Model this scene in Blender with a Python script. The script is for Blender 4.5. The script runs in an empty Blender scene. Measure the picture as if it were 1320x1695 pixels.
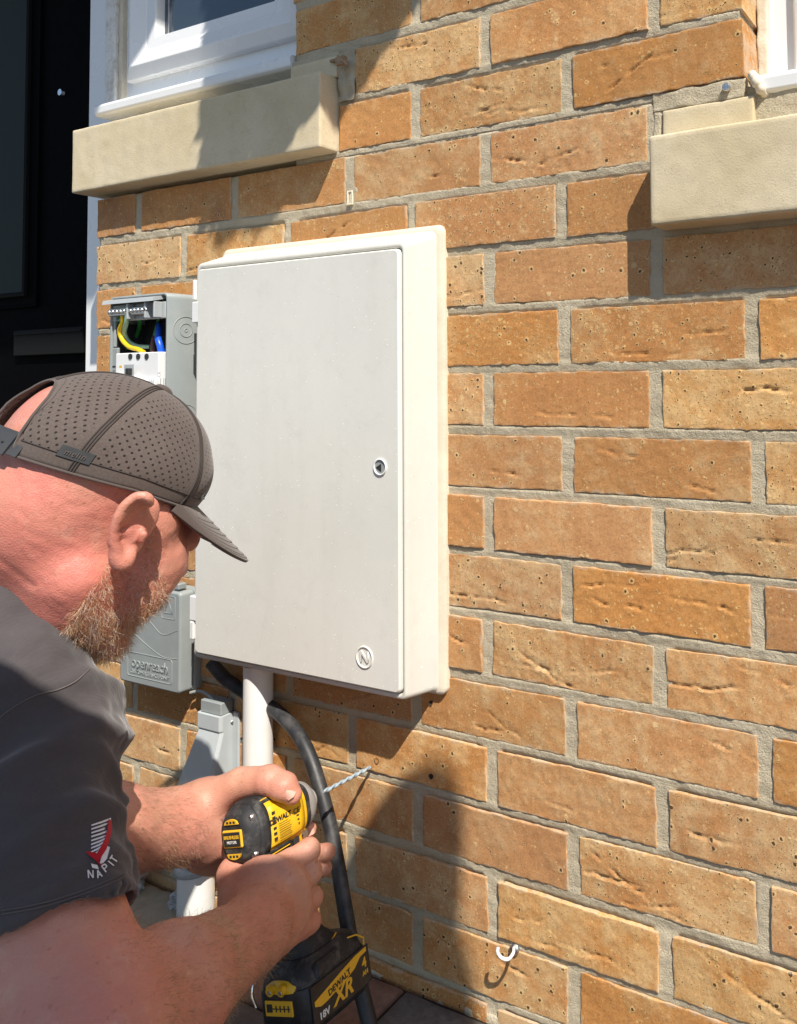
import bpy, math, random
import numpy as np
from mathutils import Vector, Matrix
random.seed(7); RNG = np.random.default_rng(11)
S = bpy.context.scene
COL = S.collection
# ---------------------------------------------------------------- camera, sky, sun, exposure
cam_pos = np.array([1.3639, -0.8148, 0.0735])
fw = np.array([-0.4334, 0.9001, 0.0443]); fw /= np.linalg.norm(fw)
rt = np.array([0.9006, 0.4344, -0.0159]); rt -= fw * (rt @ fw); rt /= np.linalg.norm(rt)
up = np.cross(rt, fw)
FPX, CX, CY = 1330.0, 1036.3, 559.8
cd = bpy.data.cameras.new('camera'); cam = bpy.data.objects.new('camera', cd); COL.objects.link(cam)
cd.sensor_fit = 'HORIZONTAL'; cd.sensor_width = 36; cd.lens = FPX / 1320 * 36
cd.shift_x = (660 - CX) / 1320; cd.shift_y = (CY - 847.5) / 1320
cd.clip_start = 0.02; cd.clip_end = 500
cam.matrix_world = Matrix(((rt[0], up[0], -fw[0], cam_pos[0]), (rt[1], up[1], -fw[1], cam_pos[1]),
                           (rt[2], up[2], -fw[2], cam_pos[2]), (0, 0, 0, 1)))
S.camera = cam
SUN = np.array([-1.28, 1.0, -2.1])            # travel of the sunlight, per metre towards the wall
to_sun = Vector(-SUN).normalized()
elev = math.asin(to_sun.z); azim = math.atan2(to_sun.x, to_sun.y)
W = bpy.data.worlds.new('World'); S.world = W; W.use_nodes = True
nt = W.node_tree; nt.nodes.clear()
sky = nt.nodes.new('ShaderNodeTexSky'); sky.sky_type = 'NISHITA'; sky.sun_disc = False
sky.sun_elevation = elev; sky.sun_rotation = azim; sky.air_density = 1.0; sky.dust_density = 0.6
bg = nt.nodes.new('ShaderNodeBackground'); bg.inputs[1].default_value = 0.10
wo = nt.nodes.new('ShaderNodeOutputWorld')
nt.links.new(sky.outputs[0], bg.inputs[0]); nt.links.new(bg.outputs[0], wo.inputs[0])
sd = bpy.data.lights.new('sun', 'SUN'); sd.energy = 5.0; sd.angle = math.radians(0.53); sd.color = (1, 0.93, 0.83)
so = bpy.data.objects.new('sun', sd); COL.objects.link(so)
so.rotation_euler = to_sun.to_track_quat('Z', 'Y').to_euler()
S.view_settings.view_transform = 'Standard'; S.view_settings.look = 'None'
S.view_settings.gamma = 1; S.view_settings.use_curve_mapping = False; S.view_settings.exposure = 0.52
S.render.engine = 'CYCLES'

# ---------------------------------------------------------------- geometry helpers
def ray(x, y): return fw + rt * (x - CX) / FPX - up * (y - CY) / FPX
def onY(x, y, Y=0.0):
    r = ray(x, y); return cam_pos + r * (Y - cam_pos[1]) / r[1]
def onX(x, y, X):
    r = ray(x, y); return cam_pos + r * (X - cam_pos[0]) / r[0]
def onZ(x, y, Z):
    r = ray(x, y); return cam_pos + r * (Z - cam_pos[2]) / r[2]
def atD(x, y, D): return cam_pos + ray(x, y) * D

def tag(o, label=None, cat=None, group=None, kind=None):
    if label: o['label'] = label
    if cat: o['category'] = cat
    if group: o['group'] = group
    if kind: o['kind'] = kind
    return o
def empty(name, loc=(0, 0, 0), label=None, cat=None, group=None, kind=None, rot=None):
    o = bpy.data.objects.new(name, None); COL.objects.link(o); o.empty_display_size = 0.05
    o.location = loc
    if rot is not None: o.rotation_euler = rot
    return tag(o, label, cat, group, kind)
def link(name, me, mat, parent=None, keep=True):
    o = bpy.data.objects.new(name, me); COL.objects.link(o)
    if mat is not None and not me.materials: me.materials.append(mat)
    if parent is not None:
        o.parent = parent
        if keep:
            o.matrix_parent_inverse = world_inv(parent)
    return o
def world_inv(p):
    M = Matrix.Identity(4); q = p; chain = []
    while q is not None: chain.append(q); q = q.parent
    for q in reversed(chain): M = M @ q.matrix_parent_inverse @ Matrix.LocRotScale(q.location, q.rotation_euler, q.scale)
    return M.inverted()
def mesh_np(name, V, Fq, smooth=True):
    V = np.ascontiguousarray(V, np.float32); Fq = np.ascontiguousarray(Fq, np.int32)
    me = bpy.data.meshes.new(name); k = Fq.shape[1]
    me.vertices.add(len(V)); me.vertices.foreach_set('co', V.ravel())
    me.loops.add(Fq.size); me.loops.foreach_set('vertex_index', Fq.ravel())
    me.polygons.add(len(Fq)); me.polygons.foreach_set('loop_start', np.arange(0, Fq.size, k, dtype=np.int32))
    me.polygons.foreach_set('use_smooth', np.full(len(Fq), smooth)); me.update(calc_edges=True); me.validate()
    return me
class MB:
    """collects shapes, builds one mesh"""
    def __init__(s): s.v = []; s.f = []; s.sm = []
    def add(s, V, Fs, smooth=False):
        n = len(s.v); s.v += [tuple(map(float, p)) for p in V]
        for f in Fs: s.f.append(tuple(i + n for i in f)); s.sm.append(smooth)
        return s
    def box(s, a, b, bev=0.0, M=None):
        a = np.minimum(a, b) if False else np.array(a, float); b = np.array(b, float)
        lo = np.minimum(a, b); hi = np.maximum(a, b); bev = min(bev, *(0.45 * (hi - lo)))
        P = []; Fs = []
        if bev <= 0:
            P = [(x, y, z) for x in (lo[0], hi[0]) for y in (lo[1], hi[1]) for z in (lo[2], hi[2])]
            Fs = [(0, 1, 3, 2), (4, 6, 7, 5), (0, 4, 5, 1), (2, 3, 7, 6), (0, 2, 6, 4), (1, 5, 7, 3)]
        else:
            idx = {}
            for ix in (0, 1):
                for iy in (0, 1):
                    for iz in (0, 1):
                        c = [(lo, hi)[ix][0], (lo, hi)[iy][1], (lo, hi)[iz][2]]; sg = [1 - 2 * ix, 1 - 2 * iy, 1 - 2 * iz]
                        for ax in range(3):
                            q = [c[j] + (0 if j == ax else sg[j] * bev) for j in range(3)]
                            idx[(ix, iy, iz, ax)] = len(P); P.append(q)
            I = lambda x, y, z, a: idx[(x, y, z, a)]
            for ax in range(3):
                for sd_ in (0, 1):
                    o = [j for j in range(3) if j != ax]; ring = []
                    for (u_, v_) in ((0, 0), (1, 0), (1, 1), (0, 1)):
                        c = [0, 0, 0]; c[ax] = sd_; c[o[0]] = u_; c[o[1]] = v_; ring.append(I(*c, ax))
                    flip = (sd_ == 0) ^ (ax == 1)
                    Fs.append(tuple(reversed(ring)) if flip else tuple(ring))
            for ax in range(3):
                o = [j for j in range(3) if j != ax]
                for u_ in (0, 1):
                    for v_ in (0, 1):
                        c0 = [0, 0, 0]; c1 = [0, 0, 0]; c0[o[0]] = c1[o[0]] = u_; c0[o[1]] = c1[o[1]] = v_; c1[ax] = 1
                        q = [I(*c0, o[0]), I(*c1, o[0]), I(*c1, o[1]), I(*c0, o[1])]
                        if (u_ ^ v_) ^ (ax == 1): q.reverse()
                        Fs.append(tuple(q))
            for ix in (0, 1):
                for iy in (0, 1):
                    for iz in (0, 1):
                        q = [I(ix, iy, iz, 0), I(ix, iy, iz, 1), I(ix, iy, iz, 2)]
                        if (ix ^ iy ^ iz) == 0: q.reverse()
                        Fs.append(tuple(q))
        if M is not None: P = [tuple(M @ Vector(p)) for p in P]
        return s.add(P, Fs)
    def prism(s, poly, vec, M=None):
        """poly: list of 3D points (closed), extruded by vec"""
        n = len(poly); vec = np.array(vec, float)
        P = [np.array(p, float) for p in poly] + [np.array(p, float) + vec for p in poly]
        Fs = [tuple(range(n)), tuple(reversed(range(n, 2 * n)))] + [(i, i + n, (i + 1) % n + n, (i + 1) % n) for i in range(n)]
        if M is not None: P = [tuple(M @ Vector(p)) for p in P]
        return s.add(P, Fs)
    def loft(s, secs, cap=True, smooth=True):
        """secs: list of rings (n x 3)"""
        n = len(secs[0]); P = [p for r in secs for p in r]; Fs = []
        for k in range(len(secs) - 1):
            for i in range(n):
                j = (i + 1) % n; Fs.append((k * n + i, k * n + j, (k + 1) * n + j, (k + 1) * n + i))
        s.add(P, Fs, smooth)
        if cap:
            s.add(secs[0], [tuple(reversed(range(n)))]); s.add(secs[-1], [tuple(range(n))])
        return s
    def tube(s, pts, r, n=12, cap=True, smooth=True):
        pts = [np.array(p, float) for p in pts]; rs = r if hasattr(r, '__len__') else [r] * len(pts)
        t0 = pts[1] - pts[0]; t0 /= np.linalg.norm(t0)
        a = np.array([0, 0, 1.0]) if abs(t0[2]) < 0.9 else np.array([1.0, 0, 0])
        nrm = np.cross(t0, a); nrm /= np.linalg.norm(nrm); secs = []
        for i, p in enumerate(pts):
            t = pts[min(i + 1, len(pts) - 1)] - pts[max(i - 1, 0)]; t /= np.linalg.norm(t) + 1e-12
            nrm = nrm - t * (nrm @ t); nrm /= np.linalg.norm(nrm) + 1e-12; b = np.cross(t, nrm)
            secs.append([p + rs[i] * (math.cos(q) * nrm + math.sin(q) * b) for q in np.linspace(0, 2 * math.pi, n, endpoint=False)])
        return s.loft(secs, cap, smooth)
    def build(s, name, mat, parent=None, bevel=0.0, seg=2, keep=True, auto=None):
        me = bpy.data.meshes.new(name); me.from_pydata(s.v, [], s.f); me.update()
        me.polygons.foreach_set('use_smooth', s.sm)
        import bmesh
        b = bmesh.new(); b.from_mesh(me); bmesh.ops.recalc_face_normals(b, faces=b.faces); b.to_mesh(me); b.free()
        o = link(name, me, mat, parent, keep)
        if bevel > 0:
            m = o.modifiers.new('bevel', 'BEVEL'); m.width = bevel; m.segments = seg; m.limit_method = 'ANGLE'; m.angle_limit = math.radians(35)
        return o
def spline(pts, n=8):
    pts = [np.array(p, float) for p in pts]; P = [2 * pts[0] - pts[1]] + pts + [2 * pts[-1] - pts[-2]]; out = []
    for i in range(1, len(P) - 2):
        for k in range(n):
            t = k / n; a, b, c, d = P[i - 1:i + 3]
            out.append(0.5 * ((2 * b) + (c - a) * t + (2 * a - 5 * b + 4 * c - d) * t * t + (3 * b - a - 3 * c + d) * t ** 3))
    out.append(pts[-1]); return out
def wave_noise(P, scale, seed, octs=3, n=14):
    """cheap smooth noise in numpy, about -1..1; P (...,3)"""
    r = np.random.default_rng(seed); out = 0; amp = 1.0; tot = 0
    for o_ in range(octs):
        for i in range(n):
            k = r.normal(size=3) * 2 * math.pi / scale * 0.55; out = out + amp * np.sin(P @ k + r.uniform(0, 6.28))
        tot += amp * math.sqrt(n / 2); amp *= 0.5; scale *= 0.5
    return out / tot / 1.4
def text_obj(name, body, size, mat, M, parent, depth=0.0004, align='CENTER', space=1.0, shear=0.0, bold=0.0):
    cu = bpy.data.curves.new(name, 'FONT'); cu.body = body; cu.size = size; cu.extrude = depth; cu.align_x = align; cu.align_y = 'CENTER'
    cu.space_character = space; cu.shear = shear; cu.offset = bold; cu.resolution_u = 3
    t = bpy.data.objects.new(name, cu); COL.objects.link(t)
    dg = bpy.context.evaluated_depsgraph_get(); dg.update()
    me = bpy.data.meshes.new_from_object(t.evaluated_get(dg)); bpy.data.objects.remove(t); me.transform(M)
    me.materials.clear(); return link(name, me, mat, parent)
def frameM(o, x, y, z):
    x, y, z = [Vector(v).normalized() for v in (x, y, z)]
    return Matrix(((x.x, y.x, z.x, o[0]), (x.y, y.y, z.y, o[1]), (x.z, y.z, z.z, o[2]), (0, 0, 0, 1)))

# ---------------------------------------------------------------- signed distance modelling
class SDF:
    def __init__(s, lo, hi, h):
        s.lo = np.array(lo, float); s.h = h; s.n = np.ceil((np.array(hi) - s.lo) / h).astype(int) + 1
        s.F = np.full(s.n, 1.0, np.float32)
    def _sub(s, lo, hi):
        i0 = np.maximum(np.floor((lo - s.lo) / s.h).astype(int), 0); i1 = np.minimum(np.ceil((hi - s.lo) / s.h).astype(int) + 1, s.n)
        if np.any(i1 <= i0): return None
        ax = [(s.lo[k] + s.h * np.arange(i0[k], i1[k])).astype(np.float32) for k in range(3)]
        sl = tuple(slice(i0[k], i1[k]) for k in range(3))
        return sl, ax[0][:, None, None], ax[1][None, :, None], ax[2][None, None, :]
    def _blend(s, sl, d, k, sub=False):
        A = s.F[sl]
        if sub: A, d = -A, d
        if k > 0:
            hh = np.clip(0.5 + 0.5 * (A - d) / k, 0, 1); r = A * (1 - hh) + d * hh - k * hh * (1 - hh)
        else: r = np.minimum(A, d)
        s.F[sl] = -r if sub else r
    def cone(s, a, b, ra, rb, k=0.01, sub=False, flat=None):
        """capsule with two radii"""
        a = np.array(a, float); b = np.array(b, float); m = max(ra, rb) + k + 3 * s.h
        q = s._sub(np.minimum(a, b) - m, np.maximum(a, b) + m)
        if q is None: return s
        sl, X, Y, Z = q; d = b - a; L2 = d @ d + 1e-12
        t = np.clip(((X - a[0]) * d[0] + (Y - a[1]) * d[1] + (Z - a[2]) * d[2]) / L2, 0, 1)
        D = np.sqrt((X - a[0] - t * d[0]) ** 2 + (Y - a[1] - t * d[1]) ** 2 + (Z - a[2] - t * d[2]) ** 2) - (ra + (rb - ra) * t)
        s._blend(sl, D, k, sub); return s
    def chain(s, pts, rs, k=0.01, **kw):
        for i in range(len(pts) - 1): s.cone(pts[i], pts[i + 1], rs[i], rs[i + 1], k, **kw)
        return s
    def ell(s, c, ax, r, k=0.01, sub=False):
        """ellipsoid centre c, axes rows ax (3x3), radii r"""
        c = np.array(c, float); ax = np.array(ax, float); r = np.array(r, float); m = r.max() + k + 3 * s.h
        q = s._sub(c - m, c + m)
        if q is None: return s
        sl, X, Y, Z = q; X = X - c[0]; Y = Y - c[1]; Z = Z - c[2]; k0 = 0; k1 = 0
        for i in range(3):
            u_ = X * ax[i][0] + Y * ax[i][1] + Z * ax[i][2]; k0 = k0 + (u_ / r[i]) ** 2; k1 = k1 + (u_ / r[i] ** 2) ** 2
        k0 = np.sqrt(k0); D = k0 * (k0 - 1) / (np.sqrt(k1) + 1e-9)
        s._blend(sl, D.astype(np.float32), k, sub); return s
    def mesh(s, name, mat, parent, disp=None, smooth_it=1):
        F = s.F; ins = F < 0; c = ins[:-1, :-1, :-1]; allc = c.copy(); anyc = c.copy()
        for dx in (0, 1):
            for dy in (0, 1):
                for dz in (0, 1):
                    q = ins[dx:ins.shape[0] - 1 + dx, dy:ins.shape[1] - 1 + dy, dz:ins.shape[2] - 1 + dz]; allc &= q; anyc |= q
        act = np.argwhere(anyc & ~allc); shp = c.shape
        lin = np.ravel_multi_index(act.T, shp); P = np.zeros((len(act), 3)); cnt = np.zeros(len(act))
        corner = [(i, j, k) for i in (0, 1) for j in (0, 1) for k in (0, 1)]
        val = {q: F[act[:, 0] + q[0], act[:, 1] + q[1], act[:, 2] + q[2]].astype(float) for q in corner}
        for q in corner:
            for axn in range(3):
                if q[axn] == 0:
                    p = list(q); p[axn] = 1; p = tuple(p); a = val[q]; b = val[p]; m = (a < 0) != (b < 0)
                    t = np.where(m, a / np.where(m, a - b, 1), 0); base = np.array(q, float)[None, :].repeat(len(act), 0); base[:, axn] += t
                    P[m] += base[m]; cnt[m] += 1
        V = s.lo + s.h * (act + P / cnt[:, None]); quads = []
        for axn in range(3):
            sa = [slice(None)] * 3; sb = [slice(None)] * 3; sa[axn] = slice(0, -1); sb[axn] = slice(1, None)
            cr = np.argwhere(ins[tuple(sa)] != ins[tuple(sb)]); o = [j for j in range(3) if j != axn]
            ok = (cr[:, o[0]] > 0) & (cr[:, o[1]] > 0) & (cr[:, o[0]] < shp[o[0]]) & (cr[:, o[1]] < shp[o[1]]) & (cr[:, axn] < shp[axn]); cr = cr[ok]
            fl = ins[cr[:, 0], cr[:, 1], cr[:, 2]]; ids = []
            for (a, b) in ((-1, -1), (0, -1), (0, 0), (-1, 0)):
                cc = cr.copy(); cc[:, o[0]] += a; cc[:, o[1]] += b; ids.append(np.searchsorted(lin, np.ravel_multi_index(cc.T, shp)))
            Q = np.stack(ids, 1); fl = fl ^ (axn == 1); Q[~fl] = Q[~fl][:, ::-1]; quads.append(Q)
        Q = np.concatenate(quads)
        for _ in range(smooth_it):     # one light laplacian pass
            acc = np.zeros_like(V); n_ = np.zeros(len(V))
            for i in range(4):
                a = Q[:, i]; b = Q[:, (i + 1) % 4]
                for u_, v_ in ((a, b), (b, a)):
                    for ax_ in range(3): acc[:, ax_] += np.bincount(u_, V[v_, ax_], len(V))
                    n_ += np.bincount(u_, minlength=len(V))
            V = V * 0.5 + 0.5 * acc / np.maximum(n_, 1)[:, None]
        if disp is not None:
            e1 = V[Q[:, 2]] - V[Q[:, 0]]; e2 = V[Q[:, 3]] - V[Q[:, 1]]; fn = np.cross(e1, e2); N = np.zeros_like(V)
            for i in range(4):
                for ax_ in range(3): N[:, ax_] += np.bincount(Q[:, i], fn[:, ax_], len(V))
            N /= np.linalg.norm(N, axis=1)[:, None] + 1e-12; V = V + N * disp(V)[:, None]
        s.V = V; s.Q = Q
        me = mesh_np(name, V, Q); return link(name, me, mat, parent)
# ---------------------------------------------------------------- materials
def newmat(name):
    m = bpy.data.materials.new(name); m.use_nodes = True; nt = m.node_tree
    b = nt.nodes['Principled BSDF']; return m, nt, b
class N:
    """tiny node helper"""
    def __init__(s, nt): s.nt = nt
    def n(s, t, **kw):
        x = s.nt.nodes.new('ShaderNode' + t)
        for k, v in kw.items(): setattr(x, k, v)
        return x
    def l(s, a, b): s.nt.links.new(a, b)
    def pos(s): return s.n('NewGeometry').outputs['Position']
    def obj(s): return s.n('TexCoord').outputs['Object']
    def noise(s, vec, scale, detail=3, rough=0.6, dist=0.0, out=0):
        x = s.n('TexNoise'); x.inputs['Scale'].default_value = scale; x.inputs['Detail'].default_value = detail
        x.inputs['Roughness'].default_value = rough; x.inputs['Distortion'].default_value = dist
        if vec is not None: s.l(vec, x.inputs['Vector'])
        return x.outputs[out]
    def voro(s, vec, scale, feat='F1', out=0, rnd=1.0):
        x = s.n('TexVoronoi'); x.feature = feat; x.inputs['Scale'].default_value = scale; x.inputs['Randomness'].default_value = rnd
        if vec is not None: s.l(vec, x.inputs['Vector'])
        return x.outputs[out]
    def math(s, op, a, b=None, c=None, clamp=False):
        x = s.n('Math', operation=op); x.use_clamp = clamp
        for i, v in enumerate((a, b, c)):
            if v is None: continue
            if hasattr(v, 'is_linked'): s.l(v, x.inputs[i])
            else: x.inputs[i].default_value = v
        return x.outputs[0]
    def ramp(s, v, a, b, lo=0.0, hi=1.0):
        x = s.n('MapRange'); x.inputs[1].default_value = a; x.inputs[2].default_value = b; x.inputs[3].default_value = lo; x.inputs[4].default_value = hi
        s.l(v, x.inputs[0]); return x.outputs[0]
    def mix(s, f, a, b, mode='MIX'):
        x = s.n('Mix', data_type='RGBA', blend_type=mode)
        for i, v in ((0, f), (6, a), (7, b)):
            if hasattr(v, 'is_linked'): s.l(v, x.inputs[i])
            else: x.inputs[i].default_value = v if i == 0 else (*v, 1)
        return x.outputs[2]
    def bump(s, h, strength=0.5, dist=0.001, nrm=None):
        x = s.n('Bump'); x.inputs['Strength'].default_value = strength; x.inputs['Distance'].default_value = dist
        s.l(h, x.inputs['Height'])
        if nrm is not None: s.l(nrm, x.inputs['Normal'])
        return x.outputs[0]
def simple(name, col, rough=0.5, spec=0.5, var=0.06, nscale=60, bump=0.15, bd=0.0006, metal=0.0, coat=0.0, dirt=None, dirt_amt=0.3, dscale=12):
    m, nt, b = newmat(name); g = N(nt); p = g.pos()
    n1 = g.noise(p, nscale, 4); n2 = g.noise(p, nscale * 0.12, 3)
    c = g.mix(g.ramp(n1, 0.3, 0.7), tuple(x * (1 - var) for x in col), tuple(min(1, x * (1 + var)) for x in col))
    c = g.mix(g.ramp(n2, 0.35, 0.7, 0, var * 2.5), c, tuple(x * 0.75 for x in col))
    if dirt:
        n3 = g.noise(p, dscale, 6, 0.7); c = g.mix(g.ramp(n3, 0.48, 0.75, 0, dirt_amt), c, dirt)
    g.l(c, b.inputs['Base Color']); b.inputs['Metallic'].default_value = metal
    b.inputs['Specular IOR Level'].default_value = spec; b.inputs['Coat Weight'].default_value = coat
    g.l(g.ramp(n1, 0.2, 0.8, max(0.02, rough - 0.08), min(1, rough + 0.08)), b.inputs['Roughness'])
    if bump: g.l(g.bump(g.noise(p, nscale * 8, 3), bump, bd), b.inputs['Normal'])
    return m
def brick_mat():
    m, nt, b = newmat('fired_brick'); g = N(nt); p = g.pos()
    oi = g.n('ObjectInfo'); sep = g.n('SeparateColor'); g.l(oi.outputs['Color'], sep.inputs[0])
    yel, por, brown = sep.outputs[0], sep.outputs[1], sep.outputs[2]
    off = g.n('VectorMath', operation='ADD'); g.l(p, off.inputs[0])
    sc = g.n('VectorMath', operation='SCALE'); sc.inputs[3].default_value = 1.0
    cmb = g.n('CombineXYZ'); g.l(g.math('MULTIPLY', oi.outputs['Random'], 13.0), cmb.inputs[1]); g.l(cmb.outputs[0], off.inputs[1]); p = off.outputs[0]
    big = g.noise(p, 9, 3, 0.55); mid = g.noise(p, 38, 4, 0.65); fine = g.noise(p, 360, 4, 0.85); grit = g.noise(p, 1100, 2, 0.7)
    # soft vertical drag marks
    mp = g.n('Mapping'); mp.inputs['Scale'].default_value = (210, 30, 16); g.l(p, mp.inputs[0]); drag = g.noise(mp.outputs[0], 1, 2, 0.5)
    orange = g.mix(g.ramp(big, 0.3, 0.7), (0.48, 0.222, 0.078), (0.54, 0.285, 0.11))
    yellow = g.mix(g.ramp(mid, 0.3, 0.7), (0.57, 0.345, 0.155), (0.63, 0.43, 0.22))
    yf = g.math('ADD', yel, g.math('MULTIPLY', g.math('SUBTRACT', mid, 0.5), 2.2)); yf = g.math('ADD', yf, g.math('MULTIPLY', g.math('SUBTRACT', big, 0.5), 1.6))
    c = g.mix(g.ramp(yf, 0.25, 0.95), orange, yellow)
    c = g.mix(g.math('MULTIPLY', g.ramp(big, 0.45, 0.75), brown), c, (0.22, 0.085, 0.045))
    c = g.mix(g.ramp(drag, 0.45, 0.75, 0, 0.12), c, (0.62, 0.40, 0.2), )
    c = g.mix(g.ramp(fine, 0.52, 0.70, 0, 0.75), c, (0.27, 0.115, 0.045))
    c = g.mix(g.ramp(fine, 0.46, 0.3, 0, 0.5), c, (0.66, 0.43, 0.22))
    c = g.mix(g.ramp(grit, 0.60, 0.70, 0, 0.6), c, (0.12, 0.055, 0.025))
    # pale inclusions
    v1 = g.voro(p, 150); keep = g.ramp(g.noise(p, 90, 1), 0.55, 0.62)
    c = g.mix(g.math('MULTIPLY', g.ramp(v1, 0.26, 0.14), g.math('MULTIPLY', keep, 0.75)), c, (0.72, 0.5, 0.22))
    # pores with pale burnt halo
    wob = g.n('VectorMath', operation='ADD'); g.l(p, wob.inputs[0]); nz = g.n('VectorMath', operation='SCALE'); g.l(g.noise(p, 300, 2, out=1), nz.inputs[0]); nz.inputs[3].default_value = 0.004; g.l(nz.outputs[0], wob.inputs[1])
    vx = g.n('TexVoronoi'); vx.inputs['Scale'].default_value = 125; g.l(wob.outputs[0], vx.inputs['Vector'])
    vs = g.n('SeparateColor'); g.l(vx.outputs['Color'], vs.inputs[0])
    clus = g.noise(p, 30, 2); thr = g.math('ADD', g.math('MULTIPLY', por, 0.62), g.math('MULTIPLY', g.math('SUBTRACT', clus, 0.5), 1.1))
    on = g.math('LESS_THAN', vs.outputs[0], thr)
    size = g.ramp(vs.outputs[1], 0, 1, 0.09, 0.27)
    hole = g.math('MULTIPLY', on, g.math('LESS_THAN', vx.outputs['Distance'], size))
    halo = g.math('MULTIPLY', on, g.ramp(g.math('SUBTRACT', vx.outputs['Distance'], g.math('MULTIPLY', size, g.math('ADD', 0.9, g.math('MULTIPLY', mid, 1.9)))), 0.05, -0.05))
    vy = g.n('TexVoronoi'); vy.inputs['Scale'].default_value = 290; g.l(wob.outputs[0], vy.inputs['Vector']); ys = g.n('SeparateColor'); g.l(vy.outputs['Color'], ys.inputs[0])
    on2 = g.math('LESS_THAN', ys.outputs[0], g.math('ADD', g.math('MULTIPLY', thr, 0.75), 0.03)); hole2 = g.math('MULTIPLY', on2, g.math('LESS_THAN', vy.outputs['Distance'], 0.20)); halo2 = g.math('MULTIPLY', on2, g.math('LESS_THAN', vy.outputs['Distance'], 0.40))
    hole = g.math('MAXIMUM', hole, hole2); halo = g.math('MAXIMUM', halo, halo2)
    c = g.mix(g.math('MULTIPLY', halo, g.ramp(clus, 0.3, 0.7, 0.2, 0.75)), c, (0.70, 0.50, 0.24))
    c = g.mix(g.math('MULTIPLY', hole, 0.92), c, (0.06, 0.032, 0.018))
    hv = g.n('HueSaturation'); hv.inputs['Hue'].default_value = 0.5; g.l(g.ramp(oi.outputs['Random'], 0, 1, 0.89, 1.08), hv.inputs['Value']); g.l(g.ramp(g.math('FRACT', g.math('MULTIPLY', oi.outputs['Random'], 7.3)), 0, 1, 0.95, 1.05), hv.inputs['Saturation']); g.l(c, hv.inputs['Color']); c = hv.outputs[0]
    # dark flashing and a thin film of mortar smeared in from the edges
    c = g.mix(g.ramp(g.noise(p, 24, 4, 0.7), 0.60, 0.78, 0, 0.45), c, (0.27, 0.125, 0.06))
    gs = g.n('SeparateXYZ'); g.l(g.n('TexCoord').outputs['Generated'], gs.inputs[0])
    ex = g.math('SUBTRACT', 0.5, g.math('ABSOLUTE', g.math('SUBTRACT', gs.outputs[0], 0.5))); ez = g.math('MULTIPLY', g.math('SUBTRACT', 0.5, g.math('ABSOLUTE', g.math('SUBTRACT', gs.outputs[2], 0.5))), 0.3)
    ed = g.math('SUBTRACT', g.math('MINIMUM', ex, ez), g.math('MULTIPLY', g.math('SUBTRACT', g.noise(p, 60, 4, 0.75), 0.52), 0.09))
    smear = g.ramp(ed, 0.012, 0.0, 0, 0.5); c = g.mix(smear, c, (0.50, 0.43, 0.33))
    g.l(c, b.inputs['Base Color']); b.inputs['Roughness'].default_value = 0.88; b.inputs['Specular IOR Level'].default_value = 0.18
    h = g.math('ADD', g.math('MULTIPLY', fine, 0.35), g.math('MULTIPLY', mid, 0.8)); h = g.math('ADD', h, g.math('MULTIPLY', grit, 0.15))
    h = g.math('SUBTRACT', h, g.math('MULTIPLY', hole, 1.6)); h = g.math('ADD', h, g.math('MULTIPLY', g.math('SUBTRACT', halo, hole), 0.18))
    g.l(g.bump(h, 0.95, 0.0013), b.inputs['Normal']); return m
def mortar_mat():
    m, nt, b = newmat('mortar'); g = N(nt); p = g.pos()
    n1 = g.noise(p, 14, 4); n2 = g.noise(p, 480, 3, 0.85); n3 = g.noise(p, 90, 5, 0.7)
    c = g.mix(g.ramp(n1, 0.3, 0.7), (0.49, 0.425, 0.30), (0.61, 0.54, 0.40))
    c = g.mix(g.ramp(n2, 0.52, 0.72, 0, 0.5), c, (0.24, 0.20, 0.155)); c = g.mix(g.ramp(n2, 0.45, 0.3, 0, 0.5), c, (0.58, 0.52, 0.41))
    c = g.mix(g.ramp(n3, 0.6, 0.75, 0, 0.35), c, (0.22, 0.19, 0.16))
    g.l(c, b.inputs['Base Color']); b.inputs['Roughness'].default_value = 0.95; b.inputs['Specular IOR Level'].default_value = 0.1
    g.l(g.bump(g.math('ADD', n2, g.math('MULTIPLY', n3, 1.2)), 1.0, 0.0022), b.inputs['Normal']); return m
def stone_mat():
    m, nt, b = newmat('cast_stone'); g = N(nt); p = g.pos()
    n1 = g.noise(p, 7, 4); n2 = g.noise(p, 480, 3, 0.8); n3 = g.noise(p, 60, 5, 0.65); v = g.voro(p, 95)
    c = g.mix(g.ramp(n1, 0.35, 0.65), (0.56, 0.47, 0.30), (0.64, 0.56, 0.40)); c = g.mix(g.ramp(n3, 0.55, 0.8, 0, 0.5), c, (0.47, 0.37, 0.22))
    c = g.mix(g.ramp(n2, 0.54, 0.72, 0, 0.5), c, (0.36, 0.29, 0.19)); c = g.mix(g.ramp(g.noise(p, 16, 5, 0.7), 0.55, 0.75, 0, 0.4), c, (0.44, 0.37, 0.26))
    pit = g.math('MULTIPLY', g.math('LESS_THAN', v, 0.06), g.math('GREATER_THAN', g.noise(p, 40, 1), 0.58)); c = g.mix(g.math('MULTIPLY', pit, 0.7), c, (0.16, 0.12, 0.08))
    g.l(c, b.inputs['Base Color']); b.inputs['Roughness'].default_value = 0.9; b.inputs['Specular IOR Level'].default_value = 0.15
    g.l(g.bump(g.math('SUBTRACT', g.math('ADD', n2, n3), g.math('MULTIPLY', pit, 2)), 0.5, 0.0007), b.inputs['Normal']); return m
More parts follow.
